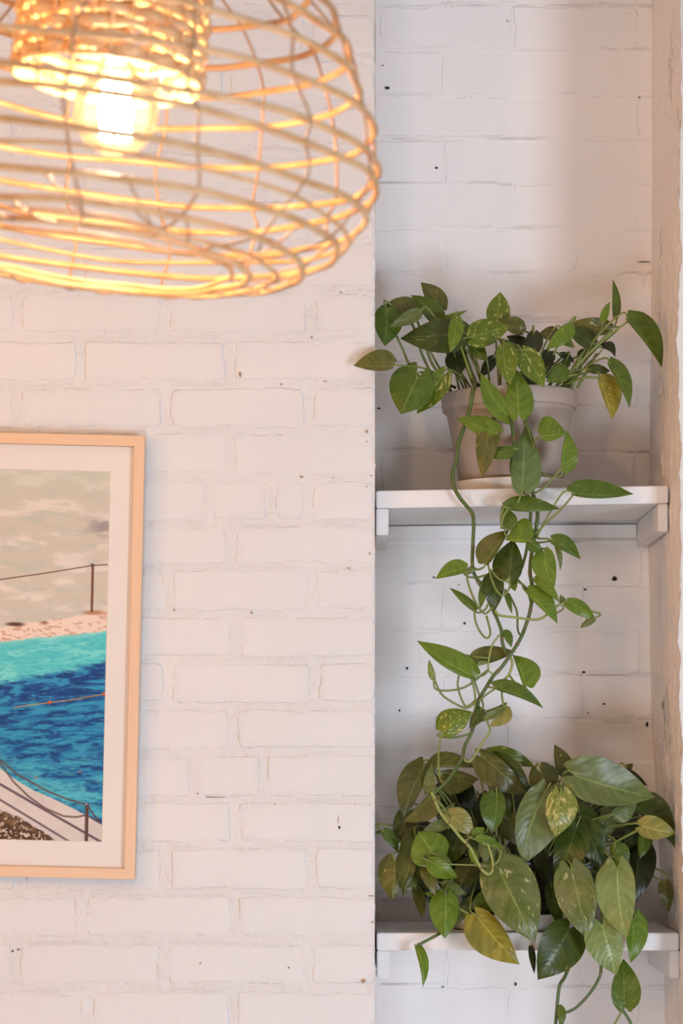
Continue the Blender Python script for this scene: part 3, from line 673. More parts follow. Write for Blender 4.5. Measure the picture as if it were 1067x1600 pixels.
# extra leaf stalks and two bare sheaths standing out of the pot
for pa in [[(617, 520, .10), (630, 548, .10), (640, 570, .10), (660, 592, .12), (700, 606, .14)], [(642, 497, .11), (650, 525, .11), (662, 560, .115), (680, 590, .12), (712, 606, .13)], [(650, 496, .11), (661, 527, .115), (676, 570, .12), (704, 606, .13)],
           [(720, 541, .07), (728, 565, .065), (738, 592, .07), (750, 602, .10)], [(983, 501, .07), (950, 525, .08), (908, 564, .09), (888, 586, .10), (878, 606, .12)], [(918, 538, .11), (898, 575, .11), (884, 604, .12)], [(932, 552, .11), (918, 578, .11), (902, 606, .12)],
           [(936, 590, .08), (912, 590, .085), (890, 598, .10), (872, 606, .12)]]:
    stem(pa, 0.0019, 0.0026, plant1, plant1, 'petiole', nodes=False, reg=False)

U2 = [  # leaves along the hanging vines
 (775, 677, 713, 653, 13, 19, -.004, 'b', 0, .12), (765, 660, 753, 747, 18, 18, .012, 'o', 0, .08), (804, 702, 744, 705, 13, 8, -.006, 'm', .04, .08), (816, 763, 820, 667, 19, 29, -.022, 'q', 0, .08),
 (848, 682, 885, 677, 31, 9, -.006, 'b', 0, .14), (878, 731, 885, 672, 3, 23, -.010, 'b', .0, .12), (897, 771, 990, 772, 25, 5, -.016, 'm', -.03, .10), (795, 794, 875, 795, 21, 4, -.024, 'm', -.02, .10),
 (789, 826, 784, 789, 6, 21, -.010, 'm', 0, .08), (831, 846, 789, 844, 3, 36, -.026, 'b', 0, .04), (828, 846, 849, 862, 7, 13, -.028, 'm', 0, .05), (759, 880, 796, 828, 26, 7, -.020, 'o', .03, .08),
 (796, 901, 802, 842, 29, 19, -.012, 'd', 0, .12), (729, 888, 680, 905, 8, 17, -.008, 'b', -.06, .06), (729, 894, 745, 888, 5, 5, -.012, 'g', 0, .05), (742, 953, 702, 918, 5, 9, -.006, 'm', 0, .04),
 (772, 901, 774, 953, 15, 20, .004, 'd', 0, .12), (755, 917, 750, 951, 7, 6, -.002, 'm', 0, .1), (863, 845, 907, 874, 17, 7, -.014, 'm', .05, .10), (851, 864, 867, 917, 17, 22, -.022, 'b', -.08, .12),
 (868, 853, 875, 892, 6, 3, -.010, 'g', .05, .05), (837, 906, 874, 942, 10, 7, -.024, 'b', .06, .08), (824, 926, 871, 975, 24, 4, -.018, 'b', .02, .08), (888, 941, 931, 972, 11, 13, -.016, 'b', .08, .08), (928, 966, 906, 981, 6, 6, -.015, 'g', 0, .04),
 (879, 945, 875, 929, 4, 7, -.014, 'g', 0, .05), (800, 906, 805, 924, 7, 7, -.006, 'm', 0, .15), (737, 1054, 651, 1001, 9, 25, -.018, 'b', .04, .08), (678, 1061, 670, 1030, 7, 4, -.016, 'p', 0, .05),
 (740, 1037, 806, 1018, 23, 5, -.010, 'o', -.02, .08), (786, 987, 799, 1012, 11, 3, -.006, 'm', 0, .05), (820, 1070, 800, 1023, 5, 29, -.016, 'b', -.06, .14), (774, 1075, 849, 1107, 18, 4, -.022, 'm', .05, .10),
 (693, 1142, 738, 1112, 27, 17, -.024, 'v', .0, .12), (752, 1108, 733, 1139, 11, 9, -.018, 'd', 0, .06), (785, 1106, 745, 1129, 8, 5, -.016, 'g', 0, .05), (787, 1104, 764, 1136, 21, 3, -.014, 'e', 0, .10),
 (732, 1030, 742, 1040, 5, 5, -.004, 'd', 0, .1), (790, 925, 800, 960, 5, 4, -.003, 'm', 0, .05),
]
PETX = {0: (779, 689, .002), 3: (813, 775, -.016), 7: (786, 826, -.014), 6: (838, 840, -.004)}
for i, r_ in enumerate(U2):
    b = P(r_[0], r_[1], r_[6]); cand = [q for q in STEMPTS if 0.018 < (q - b).length]
    e = min(cand, key=lambda q: (q - b).length + 0.35 * max(0, b.z - q.z)) if i not in PETX else P(*PETX[i])
    leaf(plant1, plant1, *r_[:6], r_[6], r_[7], bow=r_[8], lobe=r_[9], pet=e, stems=True, label={'e': 'yellow-green round leaf'}.get(r_[7]))
for pa in [[(897, 771, -.016), (885, 786, -.016), (868, 804, -.012), (848, 822, -.008), (834, 836, -.002)], [(878, 731, -.010), (866, 745, -.008), (850, 762, -.004), (832, 772, .0)], [(729, 890, -.01), (731, 910, -.012), (740, 935, -.014), (752, 955, -.014), (760, 958, -.012), (770, 948, -.008)],
           [(741, 952, -.008), (743, 972, -.010), (752, 990, -.010), (761, 997, -.010), (766, 988, -.010), (760, 962, -.01)], [(762, 880, -.018), (768, 905, -.02), (777, 924, -.02), (786, 930, -.018), (796, 918, -.016), (796, 902, -.012)], [(766, 890, -.012), (780, 905, -.014), (796, 909, -.012)],
           [(678, 1061, -.016), (690, 1085, -.016), (712, 1100, -.014), (730, 1106, -.012), (745, 1094, -.012)], [(717, 1054, -.016), (715, 1072, -.014), (722, 1095, -.012), (730, 1104, -.012), (745, 1092, -.012)], [(735, 1055, -.018), (742, 1085, -.016), (741, 1120, -.016), (738, 1138, -.016)],
           [(760, 1034, -.01), (748, 1036, -.012), (740, 1055, -.012), (745, 1075, -.012), (749, 1086, -.01)], [(693, 1142, -.024), (687, 1160, -.024), (685, 1190, -.026), (688, 1218, -.03), (697, 1224, -.034)], [(787, 1104, -.014), (784, 1085, -.012), (786, 1072, -.01)], [(775, 1075, -.022), (760, 1085, -.018), (748, 1095, -.014)],
           [(779, 689, .0), (777, 679, -.004), (774, 672, -.004)], [(816, 763, -.022), (812, 778, -.022), (806, 792, -.02)], [(795, 794, -.024), (786, 808, -.022), (783, 826, -.016)]]:
    stem(pa, 0.0017, 0.0019, plant1, plant1, 'petiole', nodes=False, reg=False)

# ------------------------------------------------------------------ lower pothos
P2Y = 0.155
k2 = (D + P2Y) / F
X2 = (800 - HX) * k2
tag(lathe('saucer', [(0.0, 0), (0.095, 0), (0.101, 0.002), (0.1085, 0.026), (0.110, 0.0275), (0.1065, 0.0275), (0.099, 0.004), (0.0, 0.004)], (X2, P2Y, Z_LO + 0.0008), M['saucer'], n=56),
    'round white plastic saucer under the black pot on the lower shelf', 'saucer')
plant2 = thing('potted_pothos', 'bushy wide-leaved pothos in a black pot on the lower shelf', 'plant', (X2, P2Y, Z_LO + 0.006))
lathe('pot', [(0.0, 0), (0.076, 0), (0.078, 0.002), (0.093, 0.098), (0.098, 0.099), (0.100, 0.115), (0.0975, 0.115), (0.094, 0.10), (0.085, 0.08)], (X2, P2Y, Z_LO + 0.0054), M['black_pot'], plant2, plant2, 56)
soil((X2, P2Y, Z_LO + 0.108), 0.0938, plant2, plant2)
Y0 = .04
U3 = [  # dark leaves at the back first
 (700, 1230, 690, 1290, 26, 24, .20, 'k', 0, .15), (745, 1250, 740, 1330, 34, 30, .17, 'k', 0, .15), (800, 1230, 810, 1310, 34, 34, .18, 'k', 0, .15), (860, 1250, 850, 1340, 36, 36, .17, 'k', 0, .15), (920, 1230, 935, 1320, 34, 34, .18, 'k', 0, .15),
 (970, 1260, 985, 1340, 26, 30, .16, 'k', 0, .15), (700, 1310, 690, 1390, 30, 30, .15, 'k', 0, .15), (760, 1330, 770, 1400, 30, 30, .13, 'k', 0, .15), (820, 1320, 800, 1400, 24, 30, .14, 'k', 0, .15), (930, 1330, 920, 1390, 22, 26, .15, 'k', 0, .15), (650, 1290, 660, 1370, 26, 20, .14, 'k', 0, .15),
 (662, 1200, 632, 1282, 14, 27, .07, 's', -.06, .14), (640, 1268, 617, 1320, 22, 18, .09, 's', 0, .12), (668, 1239, 674, 1193, 9, 10, .05, 'g', 0, .06), (674, 1197, 746, 1200, 22, 3, .08, 'o', .03, .06), (694, 1208, 748, 1217, 8, 31, .10, 's', 0, .15),
 (674, 1243, 630, 1284, 27, 5, .03, 'o', .02, .12), (692, 1282, 710, 1254, 9, 11, .04, 'g', 0, .1), (703, 1274, 740, 1307, 21, 13, -.01, 'e', .03, .14), (703, 1288, 657, 1302, 6, 13, .02, 'g', 0, .06), (599, 1299, 622, 1332, 12, 7, .06, 'm', .04, .08),
 (677, 1334, 654, 1299, 33, 30, -.01, 'b', 0, .36), (680, 1335, 706, 1349, 8, 8, -.015, 'm', 0, .10), (675, 1347, 715, 1371, 12, 18, -.025, 'b', 0, .14), (668, 1348, 681, 1400, 6, 17, .0, 'o', .03, .10), (649, 1305, 630, 1401, 12, 21, .03, 'd', .0, .10),
 (617, 1346, 613, 1407, 16, 26, .02, 'o', .0, .16), (647, 1353, 633, 1397, 15, 4, .025, 's', .0, .06), (662, 1374, 671, 1411, 14, 13, .07, 'k', 0, .12), (649, 1388, 662, 1436, 11, 8, .06, 'o', 0, .08), (697, 1402, 695, 1467, 21, 26, .01, 'b', 0, .16),
 (694, 1380, 729, 1398, 9, 11, .03, 'g', 0, .08), (687, 1392, 661, 1395, 8, 3, .02, 'm', .06, .05), (748, 1345, 722, 1402, 26, 24, .08, 'k', 0, .12), (777, 1396, 733, 1420, 22, 17, .04, 'm', 0, .12), (730, 1408, 700, 1455, 12, 8, .05, 'g', 0, .1),
 (744, 1430, 812, 1507, 22, 36, -.005, 'y', -.02, .08), (779, 1358, 836, 1473, 46, 40, -.02, 'w', .0, .16), (852, 1238, 817, 1352, 48, 27, .0, 'g', -.06, .13), (874, 1246, 868, 1308, 30, 20, -.03, 'c', 0, .22), (901, 1290, 865, 1373, 29, 25, .02, 'd', .04, .10),
 (904, 1267, 943, 1364, 24, 27, .05, 'd', .02, .10), (899, 1212, 1024, 1246, 41, 33, .0, 'g', -.02, .13), (985, 1256, 1054, 1324, 37, 6, .05, 'd', .06, .08), (1002, 1291, 1056, 1302, 21, 16, .0, 'e', -.02, .12), (958, 1272, 996, 1253, 7, 20, .02, 'g', 0, .05),
 (952, 1264, 945, 1318, 14, 14, .07, 'g', 0, .12), (997, 1288, 977, 1331, 13, 15, .09, 'k', 0, .12), (1007, 1298, 1000, 1342, 15, 8, .07, 'm', 0, .06), (961, 1322, 973, 1363, 18, 12, .03, 'm', .04, .12), (1001, 1322, 987, 1416, 28, 14, .09, 'k', 0, .1),
 (1012, 1330, 1000, 1400, 16, 20, .11, 'k', 0, .1), (1038, 1378, 1045, 1425, 12, 12, .08, 's', 0, .08), (893, 1361, 919, 1468, 30, 34, -.01, 'w', .0, .14), (965, 1357, 979, 1467, 28, 36, -.015, 'p', -.04, .13), (941, 1446, 963, 1524, 25, 34, -.03, 'p', .0, .14),
 (989, 1437, 985, 1505, 23, 12, .0, 'b', .03, .2), (975, 1570, 974, 1498, 20, 27, -.02, 'm', .0, .12), (889, 1452, 840, 1531, 38, 33, -.01, 'd', .02, .12), (829, 1479, 835, 1522, 6, 5, .005, 'k', 0, .05), (861, 1385, 877, 1452, 12, 13, .06, 'd', 0, .1),
 (755, 1183, 824, 1242, 16, 30, .06, 's', .0, .12), (772, 1184, 831, 1243, 18, 6, .08, 'd', .04, .08), (768, 1178, 837, 1199, 16, 11, .11, 'v', .03, .12), (845, 1208, 862, 1243, 25, 23, .06, 'd', 0, .30), (874, 1206, 866, 1163, 5, 22, .08, 'o', .0, .08),
 (900, 1213, 870, 1208, 8, 12, .07, 'd', 0, .1), (776, 1244, 769, 1303, 14, 27, .03, 'm', .04, .12), (788, 1245, 792, 1283, 10, 11, .06, 'd', 0, .1), (794, 1279, 813, 1323, 16, 21, .06, 's', 0, .14), (746, 1313, 786, 1326, 13, 4, -.035, 'b', -.02, .10),
 (755, 1315, 760, 1351, 10, 9, -.02, 'g', 0, .1), (736, 1328, 746, 1356, 8, 6, -.02, 'b', 0, .1), (741, 1305, 757, 1293, 9, 8, -.02, 'b', 0, .1), (775, 1323, 783, 1361, 15, 9, .0, 'g', 0, .1), (979, 1204, 1012, 1228, 6, 9, .10, 'k', 0, .1), (978, 1203, 989, 1193, 6, 6, .11, 's', 0, .1),
 (872, 1573, 875, 1608, 11, 3, -.012, 'm', .02, .08), (650, 1478, 660, 1543, 11, 5, -.008, 'b', .08, .05), (855, 1395, 830, 1450, 10, 8, .1, 'k', 0, .1),
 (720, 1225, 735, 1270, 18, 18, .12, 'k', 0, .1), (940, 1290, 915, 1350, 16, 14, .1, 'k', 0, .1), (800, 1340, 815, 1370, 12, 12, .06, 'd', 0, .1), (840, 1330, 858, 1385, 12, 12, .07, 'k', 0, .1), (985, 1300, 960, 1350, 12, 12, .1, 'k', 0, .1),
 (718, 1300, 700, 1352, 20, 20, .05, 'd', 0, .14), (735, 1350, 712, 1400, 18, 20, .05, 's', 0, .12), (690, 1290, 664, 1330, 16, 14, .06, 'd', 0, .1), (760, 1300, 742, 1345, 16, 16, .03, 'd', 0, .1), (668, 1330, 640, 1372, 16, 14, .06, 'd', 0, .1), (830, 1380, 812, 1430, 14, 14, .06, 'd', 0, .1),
]
LBL = {'y': 'large yellowing leaf', 'e': 'small lime-yellow leaf', 'c': 'cream and green variegated leaf'}
for r_ in U3:
    e = P(800 + (r_[0] - 800) * 0.42 + rng.uniform(-10, 10), 1340, P2Y - .03)
    e.x = max(X2 - .08, min(X2 + .08, e.x)); e.z = Z_LO + 0.108
    leaf(plant2, plant2, *r_[:6], r_[6], r_[7], bow=r_[8], lobe=r_[9], pet=None if (r_[1] > 1440 or r_[3] < r_[1] - 25) else e, label=LBL.get(r_[7]))
for pa, rr in [([(893, 1500, .01), (882, 1527, .0), (874, 1541, -.004), (870, 1575, -.006), (866, 1625, -.006)], .0030), ([(938, 1500, .0), (939, 1514, .0), (936, 1528, .0), (923, 1550, -.002), (903, 1572, -.004), (884, 1582, -.008), (871, 1578, -.008)], .0026),
               ([(956, 1554, -.002), (964, 1564, -.002), (974, 1580, -.002), (985, 1598, -.002), (996, 1625, -.002)], .0026), ([(976, 1568, -.02), (973, 1578, -.01), (960, 1600, -.006), (950, 1625, -.004)], .0018), ([(692, 1455, .02), (683, 1461, .0), (664, 1471, -.006), (652, 1478, -.008)], .0028),
               ([(587, 1301, .07), (600, 1300, .065), (622, 1312, .06), (660, 1330, .08), (720, 1350, .10)], .0028), ([(1003, 1294, .0), (985, 1303, .01), (962, 1315, .03), (930, 1330, .06), (880, 1350, .1)], .0022), ([(966, 1359, -.01), (956, 1345, .0), (944, 1329, .01), (925, 1318, .05)], .0024),
               ([(958, 1272, .02), (935, 1278, .03), (905, 1290, .06), (870, 1330, .1)], .0022), ([(1038, 1382, .08), (1020, 1369, .085), (992, 1361, .09), (950, 1350, .1), (900, 1345, .12)], .0020), ([(941, 1446, -.02), (940, 1430, -.01), (938, 1410, .0), (930, 1390, .05)], .0022), ([(739, 1432, .0), (725, 1424, .0), (714, 1417, .01), (705, 1405, .03)], .0022), ([(895, 1362, -.005), (885, 1352, .02), (865, 1345, .06)], .0024),
               ([(899, 1212, .0), (888, 1228, .02), (873, 1247, .05), (850, 1290, .09)], .0024), ([(875, 1245, -.02), (880, 1225, .01), (885, 1212, .03)], .0020), ([(784, 1326, -.04), (780, 1344, -.045), (770, 1352, -.05), (748, 1350, -.052)], .0018), ([(975, 1570, -.02), (968, 1540, .0), (955, 1500, .01)], .002), ([(677, 1244, -.06), (690, 1258, -.058), (697, 1268, -.05), (704, 1276, -.03)], .0019), ([(684, 1350, -.066), (745, 1352, -.062), (765, 1354, -.058), (778, 1344, -.055), (781, 1330, -.05), (770, 1318, -.045)], .0014)]:
    stem(pa, rr, rr * 0.9, plant2, plant2, 'stem' if rr > .0023 else 'petiole', nodes=rr > .0025, reg=False)

# ------------------------------------------------------------------ framed print
ROT = 1.35 * math.pi / 180; LEAN = 0.005
kf = (D - 0.03) / F
W_, H_ = 0.52, 694 * kf
TRp = P(226.5, 681, -0.030)
pic = thing('framed_print', 'pale wooden framed print of a sea pool hanging on the brick wall', 'picture', (TRp.x - W_ / 2, -0.012, TRp.z - H_ / 2))
def L2W(u, v, dep):
    """u metres left of the outer right edge, v metres below the outer top edge, dep in front of the wall"""
    x, z = -u, -v
    X = x * math.cos(ROT) + z * math.sin(ROT); Z = z * math.cos(ROT) - x * math.sin(ROT)
    return Vector((TRp.x + X, -0.0055 - dep - LEAN * (1 - v / H_), TRp.z + Z))
def px2uv(px, py):
    p = P(px, py, -0.022); X, Z = p.x - TRp.x, p.z - TRp.z
    x = X * math.cos(ROT) - Z * math.sin(ROT); z = X * math.sin(ROT) + Z * math.cos(ROT)
    return -x, -z
FW = 0.0175; FD = 0.020
def rail(a, b, ia, ib):
    """mitred moulding: outer edge a-b, inner edge ia-ib (u,v)"""
    prof = [(0.0, 0.0), (0.0, FD - 0.0008), (0.05, FD), (0.95, FD), (1.0, FD - 0.0008), (1.0, 0.0)]
    v, uv = [], []
    n = 12
    for i in range(n + 1):
        t = i / n
        for (q, dp) in prof:
            o_ = (a[0] + (b[0] - a[0]) * t, a[1] + (b[1] - a[1]) * t); i_ = (ia[0] + (ib[0] - ia[0]) * t, ia[1] + (ib[1] - ia[1]) * t)
            v.append(L2W(o_[0] + (i_[0] - o_[0]) * q, o_[1] + (i_[1] - o_[1]) * q, dp)); uv.append((t, q * 0.25 + dp * 10))
    fs = gridfaces(6, n + 1)
    fs += [tuple(range(6)), tuple(range(n * 6, n * 6 + 6))[::-1]]
    return mesh('frame_rail', rel(v, pic), fs, M['wood'], pic, smooth=False, uv=uv)
g = 0.00015
rail((0, 0), (W_, 0), (FW + g, FW), (W_ - FW - g, FW)); rail((W_, H_), (0, H_), (W_ - FW - g, H_ - FW), (FW + g, H_ - FW))
rail((0, H_), (0, 0), (FW, H_ - FW - g), (FW, FW + g)); rail((W_, 0), (W_, H_), (W_ - FW, FW + g), (W_ - FW, H_ - FW - g))
pu0, pv0 = px2uv(171.4, 736); pu1, pv1 = px2uv(160, 1316)
pu0 = (pu0 + pu1) / 2; pu1 = W_ - pu0
# mat board with a bevelled window
mo = [(FW, FW), (W_ - FW, FW), (W_ - FW, H_ - FW), (FW, H_ - FW)]; mi = [(pu0, pv0), (pu1, pv0), (pu1, pv1), (pu0, pv1)]
bvl = 0.0012
mi2 = [(pu0 + bvl, pv0 + bvl), (pu1 - bvl, pv0 + bvl), (pu1 - bvl, pv1 - bvl), (pu0 + bvl, pv1 - bvl)]
v = [L2W(*p, 0.0105) for p in mo] + [L2W(*p, 0.0105) for p in mi] + [L2W(*p, 0.009) for p in mi2]
mesh('mat_board', rel(v, pic), [(i, 4 + i, 4 + (i + 1) % 4, (i + 1) % 4) for i in range(4)] + [(4 + i, 8 + i, 8 + (i + 1) % 4, 4 + (i + 1) % 4) for i in range(4)], M['mat'], pic, smooth=False)
v = [L2W(*p, 0.0145) for p in mo]
mesh('glazing', rel(v, pic), [(0, 3, 2, 1)], M['glazing'], pic, smooth=False)
mesh('backing', rel([L2W(*p, 0.003) for p in mo], pic), [(0, 3, 2, 1)], M['mat'], pic, smooth=False)

# the printed photograph: colours per vertex, in the pixel frame of the part that the picture shows
NX, NY = 330, 900
fu = np.concatenate([np.linspace(0, 0.62, 280), np.linspace(0.63, 1, 50)]) 
U = pu0 + (pu1 - pu0) * (1 - (1 - fu)); Vv = np.linspace(pv0, pv1, NY)
UU, VV = np.meshgrid(U, Vv)
GX = 166.0 - (UU - pu0) / kf                                  # approximate photograph pixels
GY = 734 + (VV - pv0) / kf
GXs = GX
def mixc(c, m_, col):
    return c * (1 - m_[..., None]) + np.array(col) * m_[..., None]
def sst(a, b, x): 
    t = np.clip((x - a) / (b - a), 0, 1); return t * t * (3 - 2 * t)
def line_y(pts, x):
    xs, ys_ = zip(*pts); return np.interp(x, xs, ys_)
def seg(pts):
    dm = np.full(GX.shape, 1e9)
    for (x0, y0), (x1, y1) in zip(pts[:-1], pts[1:]):
        dx, dy = x1 - x0, y1 - y0; t = np.clip(((GX - x0) * dx + (GY - y0) * dy) / (dx * dx + dy * dy), 0, 1)
        dm = np.minimum(dm, np.hypot(GX - x0 - t * dx, GY - y0 - t * dy))
    return dm
C = np.zeros(GX.shape + (3,))
n_a = fbm(GX / 60, GY / 16, 5, 31); n_b = fbm(GX / 22, GY / 7, 4, 32)
C[:] = (205, 197, 182)
C = mixc(C, sst(.50, .72, n_a), (224, 214, 203)); C = mixc(C, sst(.52, .72, n_b) * .6, (190, 193, 182)); C = mixc(C, sst(790, 740, GY) * .5, (196, 202, 186))
C = mixc(C, np.exp(-(((GX - 158) / 26) ** 2 + ((GY - 822) / 14) ** 2)) * sst(.35, .6, n_b), (160, 150, 148))
C = mixc(C, sst(930, 975, GY) * .35, (200, 196, 190))
ledge_t = line_y([(-160, 1000), (0, 981), (30, 975), (60, 972), (110, 964), (130, 958), (168, 951)], GX) + (fbm(GX / 9, GY / 9, 3, 33) - .5) * 5
ledge_b = line_y([(-160, 1030), (0, 1006), (40, 1000), (90, 994), (168, 984)], GX) + (fbm(GX / 12, GY / 5, 3, 34) - .5) * 4
inl = sst(-1, 1, GY - ledge_t)
C = mixc(C, inl, (236, 214, 198)); C = mixc(C, inl * sst(.55, .7, fbm(GX / 8, GY / 3, 3, 35)) * .6, (190, 140, 112))
C = mixc(C, np.exp(-(((GX - 22) / 15) ** 2 + ((GY - 977) / 3.2) ** 2) ** 2), (96, 62, 56)); C = mixc(C, np.exp(-(((GX - 146) / 19) ** 2 + ((GY - 956) / 3.6) ** 2) ** 2) * .8, (178, 118, 84)); C = mixc(C, np.exp(-(((GX - 68) / 5) ** 2 + ((GY - 973) / 1.5) ** 2)), (110, 78, 66))
inp = sst(-1.5, 1.5, GY - ledge_b)
rip = fbm(GX / 26 + fbm(GX / 40, GY / 20, 3, 40) * 2, GY / 5.5 + GX / 60, 4, 36); rip2 = fbm(GX / 9, GY / 2.6, 3, 37)
turq = np.zeros_like(C); turq[:] = (92, 200, 202)
turq = mixc(turq, sst(.45, .65, rip), (122, 216, 212)); turq = mixc(turq, sst(.5, .7, rip2) * .5, (64, 178, 196)); turq = mixc(turq, sst(8, 0, GY - ledge_b) * .6, (160, 220, 210))
blue = np.zeros_like(C); blue[:] = (36, 112, 166)
deep = sst(1060, 1045, GY) * 0 + np.exp(-((GY - (1058 + (166 - GX) * .16)) / 34) ** 2)
blue = mixc(blue, deep * .85, (32, 72, 140)); blue = mixc(blue, sst(.48, .66, rip), (50, 146, 184)); blue = mixc(blue, sst(.52, .34, rip) * .8, (24, 62, 118)); blue = mixc(blue, sst(.55, .75, rip2) * .5, (70, 160, 190))
blue = mixc(blue, sst(1150, 1230, GY) * sst(.38, .6, fbm(GX / 30, GY / 9, 4, 41)) * .85, (88, 188, 202)); blue = mixc(blue, sst(1110, 1200, GY) * sst(.5, .35, GX * 0 + rip2) * .3, (24, 80, 130))
edge2 = line_y([(-160, 1092), (0, 1071), (30, 1062), (60, 1056), (100, 1047), (168, 1032)], GX) + (fbm(GX / 14, GY / 4, 4, 38) - .5) * 16
water = turq * (1 - sst(-4, 5, GY - edge2))[..., None] + blue * sst(-4, 5, GY - edge2)[..., None]
C = C * (1 - inp)[..., None] + water * inp[..., None]
deck = line_y([(-160, 1110), (0, 1201), (30, 1222), (55, 1236), (90, 1250), (125, 1266), (168, 1290)], GX)
ind = sst(-1, 1, GY - deck)
C = mixc(C, ind, (214, 205, 198)); C = mixc(C, ind * sst(.5, .7, fbm(GX / 30, GY / 30, 3, 39)) * .5, (200, 190, 184))
for pts, w_, col, al in [([(-160, 1140), (0, 1226), (70, 1264), (168, 1317)], 1.9, (92, 72, 84), .9), ([(-160, 1165), (0, 1250), (70, 1290), (125, 1322)], 1.7, (100, 80, 88), .85), ([(0, 1262), (60, 1290), (112, 1316)], 1.0, (190, 190, 200), .5)]:
    C = mixc(C, sst(w_ + .7, w_ - .7, seg(pts)) * al * ind, col)
rock = sst(-1.5, 1.5, GY - line_y([(-160, 1190), (0, 1266), (20, 1273), (45, 1285), (70, 1300), (98, 1318), (168, 1350)], GX) - (fbm(GX / 6, GY / 6, 3, 42) - .5) * 6)
C = mixc(C, rock, (84, 62, 48)); C = mixc(C, rock * sst(.58, .66, fbm(GX / 3.2, GY / 3.2, 3, 43)), (214, 196, 176)); C = mixc(C, rock * sst(.55, .7, fbm(GX / 20, GY / 9, 3, 44)) * .6, (140, 108, 72))
# lane rope
C = mixc(C, sst(1.4, .4, seg([(-160, 1130), (25, 1107), (55, 1102), (110, 1094), (166, 1083)])) * .8 * sst(20, 26, GX), (206, 150, 92))
for cx_, cy_, r_ in [(79, 1098, 2.8), (164, 1083, 2.8), (60, 1217, 1.6), (129, 1205, 1.6)]:
    C = mixc(C, sst(r_ + .6, r_ - .6, np.hypot(GX - cx_, GY - cy_)), (206, 98, 58))
# chains and posts
def chain(pts, w_=1.3):
    global C
    d_ = seg(pts); C = mixc(C, sst(w_ + .6, w_ - .5, d_) * (0.60 + 0.4 * (np.sin(GX * 2.2 + GY * .7) > -.2)), (98, 70, 66))
chain([(-160, 936), (0, 907), (50, 899), (100, 890), (141, 882), (170, 880)], .9)
chain([(-160, 1040), (-40, 1150), (0, 1187), (30, 1212), (80, 1238), (112, 1250), (141, 1257)], 1.4)
chain([(-60, 1120), (0, 1190), (25, 1224), (50, 1247), (75, 1264), (105, 1276), (125, 1277), (141, 1273)], 1.4)
chain([(141, 1257), (150, 1270), (162, 1284)], 1.4); chain([(141, 1273), (152, 1280), (162, 1285)], 1.2)
C = mixc(C, sst(2.5, 1.5, np.abs(GX - 141.5)) * sst(881, 883, GY) * sst(956, 954, GY), (112, 72, 58)); C = mixc(C, sst(3.6, 2.4, np.hypot(GX - 141, GY - 882)), (112, 82, 74)); C = mixc(C, sst(.9, .3, np.abs(GX - 140.5)) * sst(885, 887, GY) * sst(954, 952, GY) * .6, (178, 128, 104))
C = mixc(C, sst(3.3, 2.3, np.abs(GX - 141)) * sst(1258, 1260, GY), (84, 58, 54)); C = mixc(C, sst(4.4, 3.2, np.hypot(GX - 141, GY - 1258)), (84, 74, 84)); C = mixc(C, sst(1.6, .8, np.hypot(GX - 140, GY - 1256)), (210, 215, 225)); C = mixc(C, sst(.9, .3, np.abs(GX - 139.8)) * sst(1264, 1266, GY) * .6, (150, 116, 104))
s_ = C / 255.0
Cl = np.where(s_ <= 0.04045, s_ / 12.92, ((s_ + 0.055) / 1.055) ** 2.4)
pv_ = [L2W(UU[j, i], VV[j, i], 0.0094) - pic.location for j in range(NY) for i in range(UU.shape[1])]
mp_, t_, b_, o_ = nt('printed_photo')
at = N(t_, 'ShaderNodeAttribute', attribute_name='ink'); t_.links.new(at.outputs['Color'], b_.inputs['Base Color'])
b_.inputs['Roughness'].default_value = 0.6; b_.inputs['Specular IOR Level'].default_value = 0.2
pr = mesh('print', pv_, gridfaces(UU.shape[1], NY, flip=False), mp_, pic)
ca = pr.data.color_attributes.new('ink', 'FLOAT_COLOR', 'POINT')
buf = np.ones((Cl.shape[0] * Cl.shape[1], 4), dtype=np.float32); buf[:, :3] = Cl.reshape(-1, 3); ca.data.foreach_set('color', buf.ravel())

# ------------------------------------------------------------------ rattan pendant
LY = 2.70 - D; kl = 2.70 / F; TL = 5.6 * math.pi / 180
LC = P(168, 124, LY)
def lamp_pt(r, a, z, dx=0):
    x, y = r * math.cos(a), r * math.sin(a)
    return Vector((LC.x + x * math.cos(TL) + z * math.sin(TL), LC.y + y, LC.z + z * math.cos(TL) - x * math.sin(TL)))
lamp = thing('pendant_lamp', 'woven rattan pendant lamp with lit globe bulb hanging at upper left', 'lamp', (LC.x, LC.y, LC.z))
lamp_light = bulb_light('pendant_bulb_light', (0, 0, 0), LAMP_POWER, (1.0, 0.60, 0.30), 0.02)
lamp_light.parent = lamp
RG = [(-150, 150), (-125, 200), (-85, 255), (-46, 300), (-3, 350), (43, 375), (100, 399), (163, 419), (223, 434), (257, 431), (301, 423), (355, 385), (390, 335), (404, 250)]
def ring(cy, R, rad, wob, seed, name='cane_ring'):
    r = random.Random(seed); ph = [r.uniform(0, 6.28) for _ in range(6)]; pts = []
    n = 72
    for i in range(n):
        a = 2 * math.pi * i / n
        rr = R * kl * (1 + wob * 0.010 * math.sin(2 * a + ph[0]) + wob * 0.006 * math.sin(5 * a + ph[1])) + 0.0012 * math.sin(14 * a + ph[5])
        z = (124 - cy) * kl + wob * 0.0035 * math.sin(a + ph[2]) + wob * 0.0020 * math.sin(3 * a + ph[3]) + wob * 0.0012 * math.sin(7 * a + ph[4])
        pts.append(lamp_pt(rr, a, z))
    return tube(name, pts, rad, M['rattan'], lamp, lamp, sides=7, closed=True)
for i, (cy, R) in enumerate(RG): ring(cy, R, 0.0037, 1.0 if i < 11 else 0.6, 100 + i)
for i, (cy, R) in enumerate([(399, 290), (407, 222)]): ring(cy, R, 0.0026, 0.9, 200 + i)
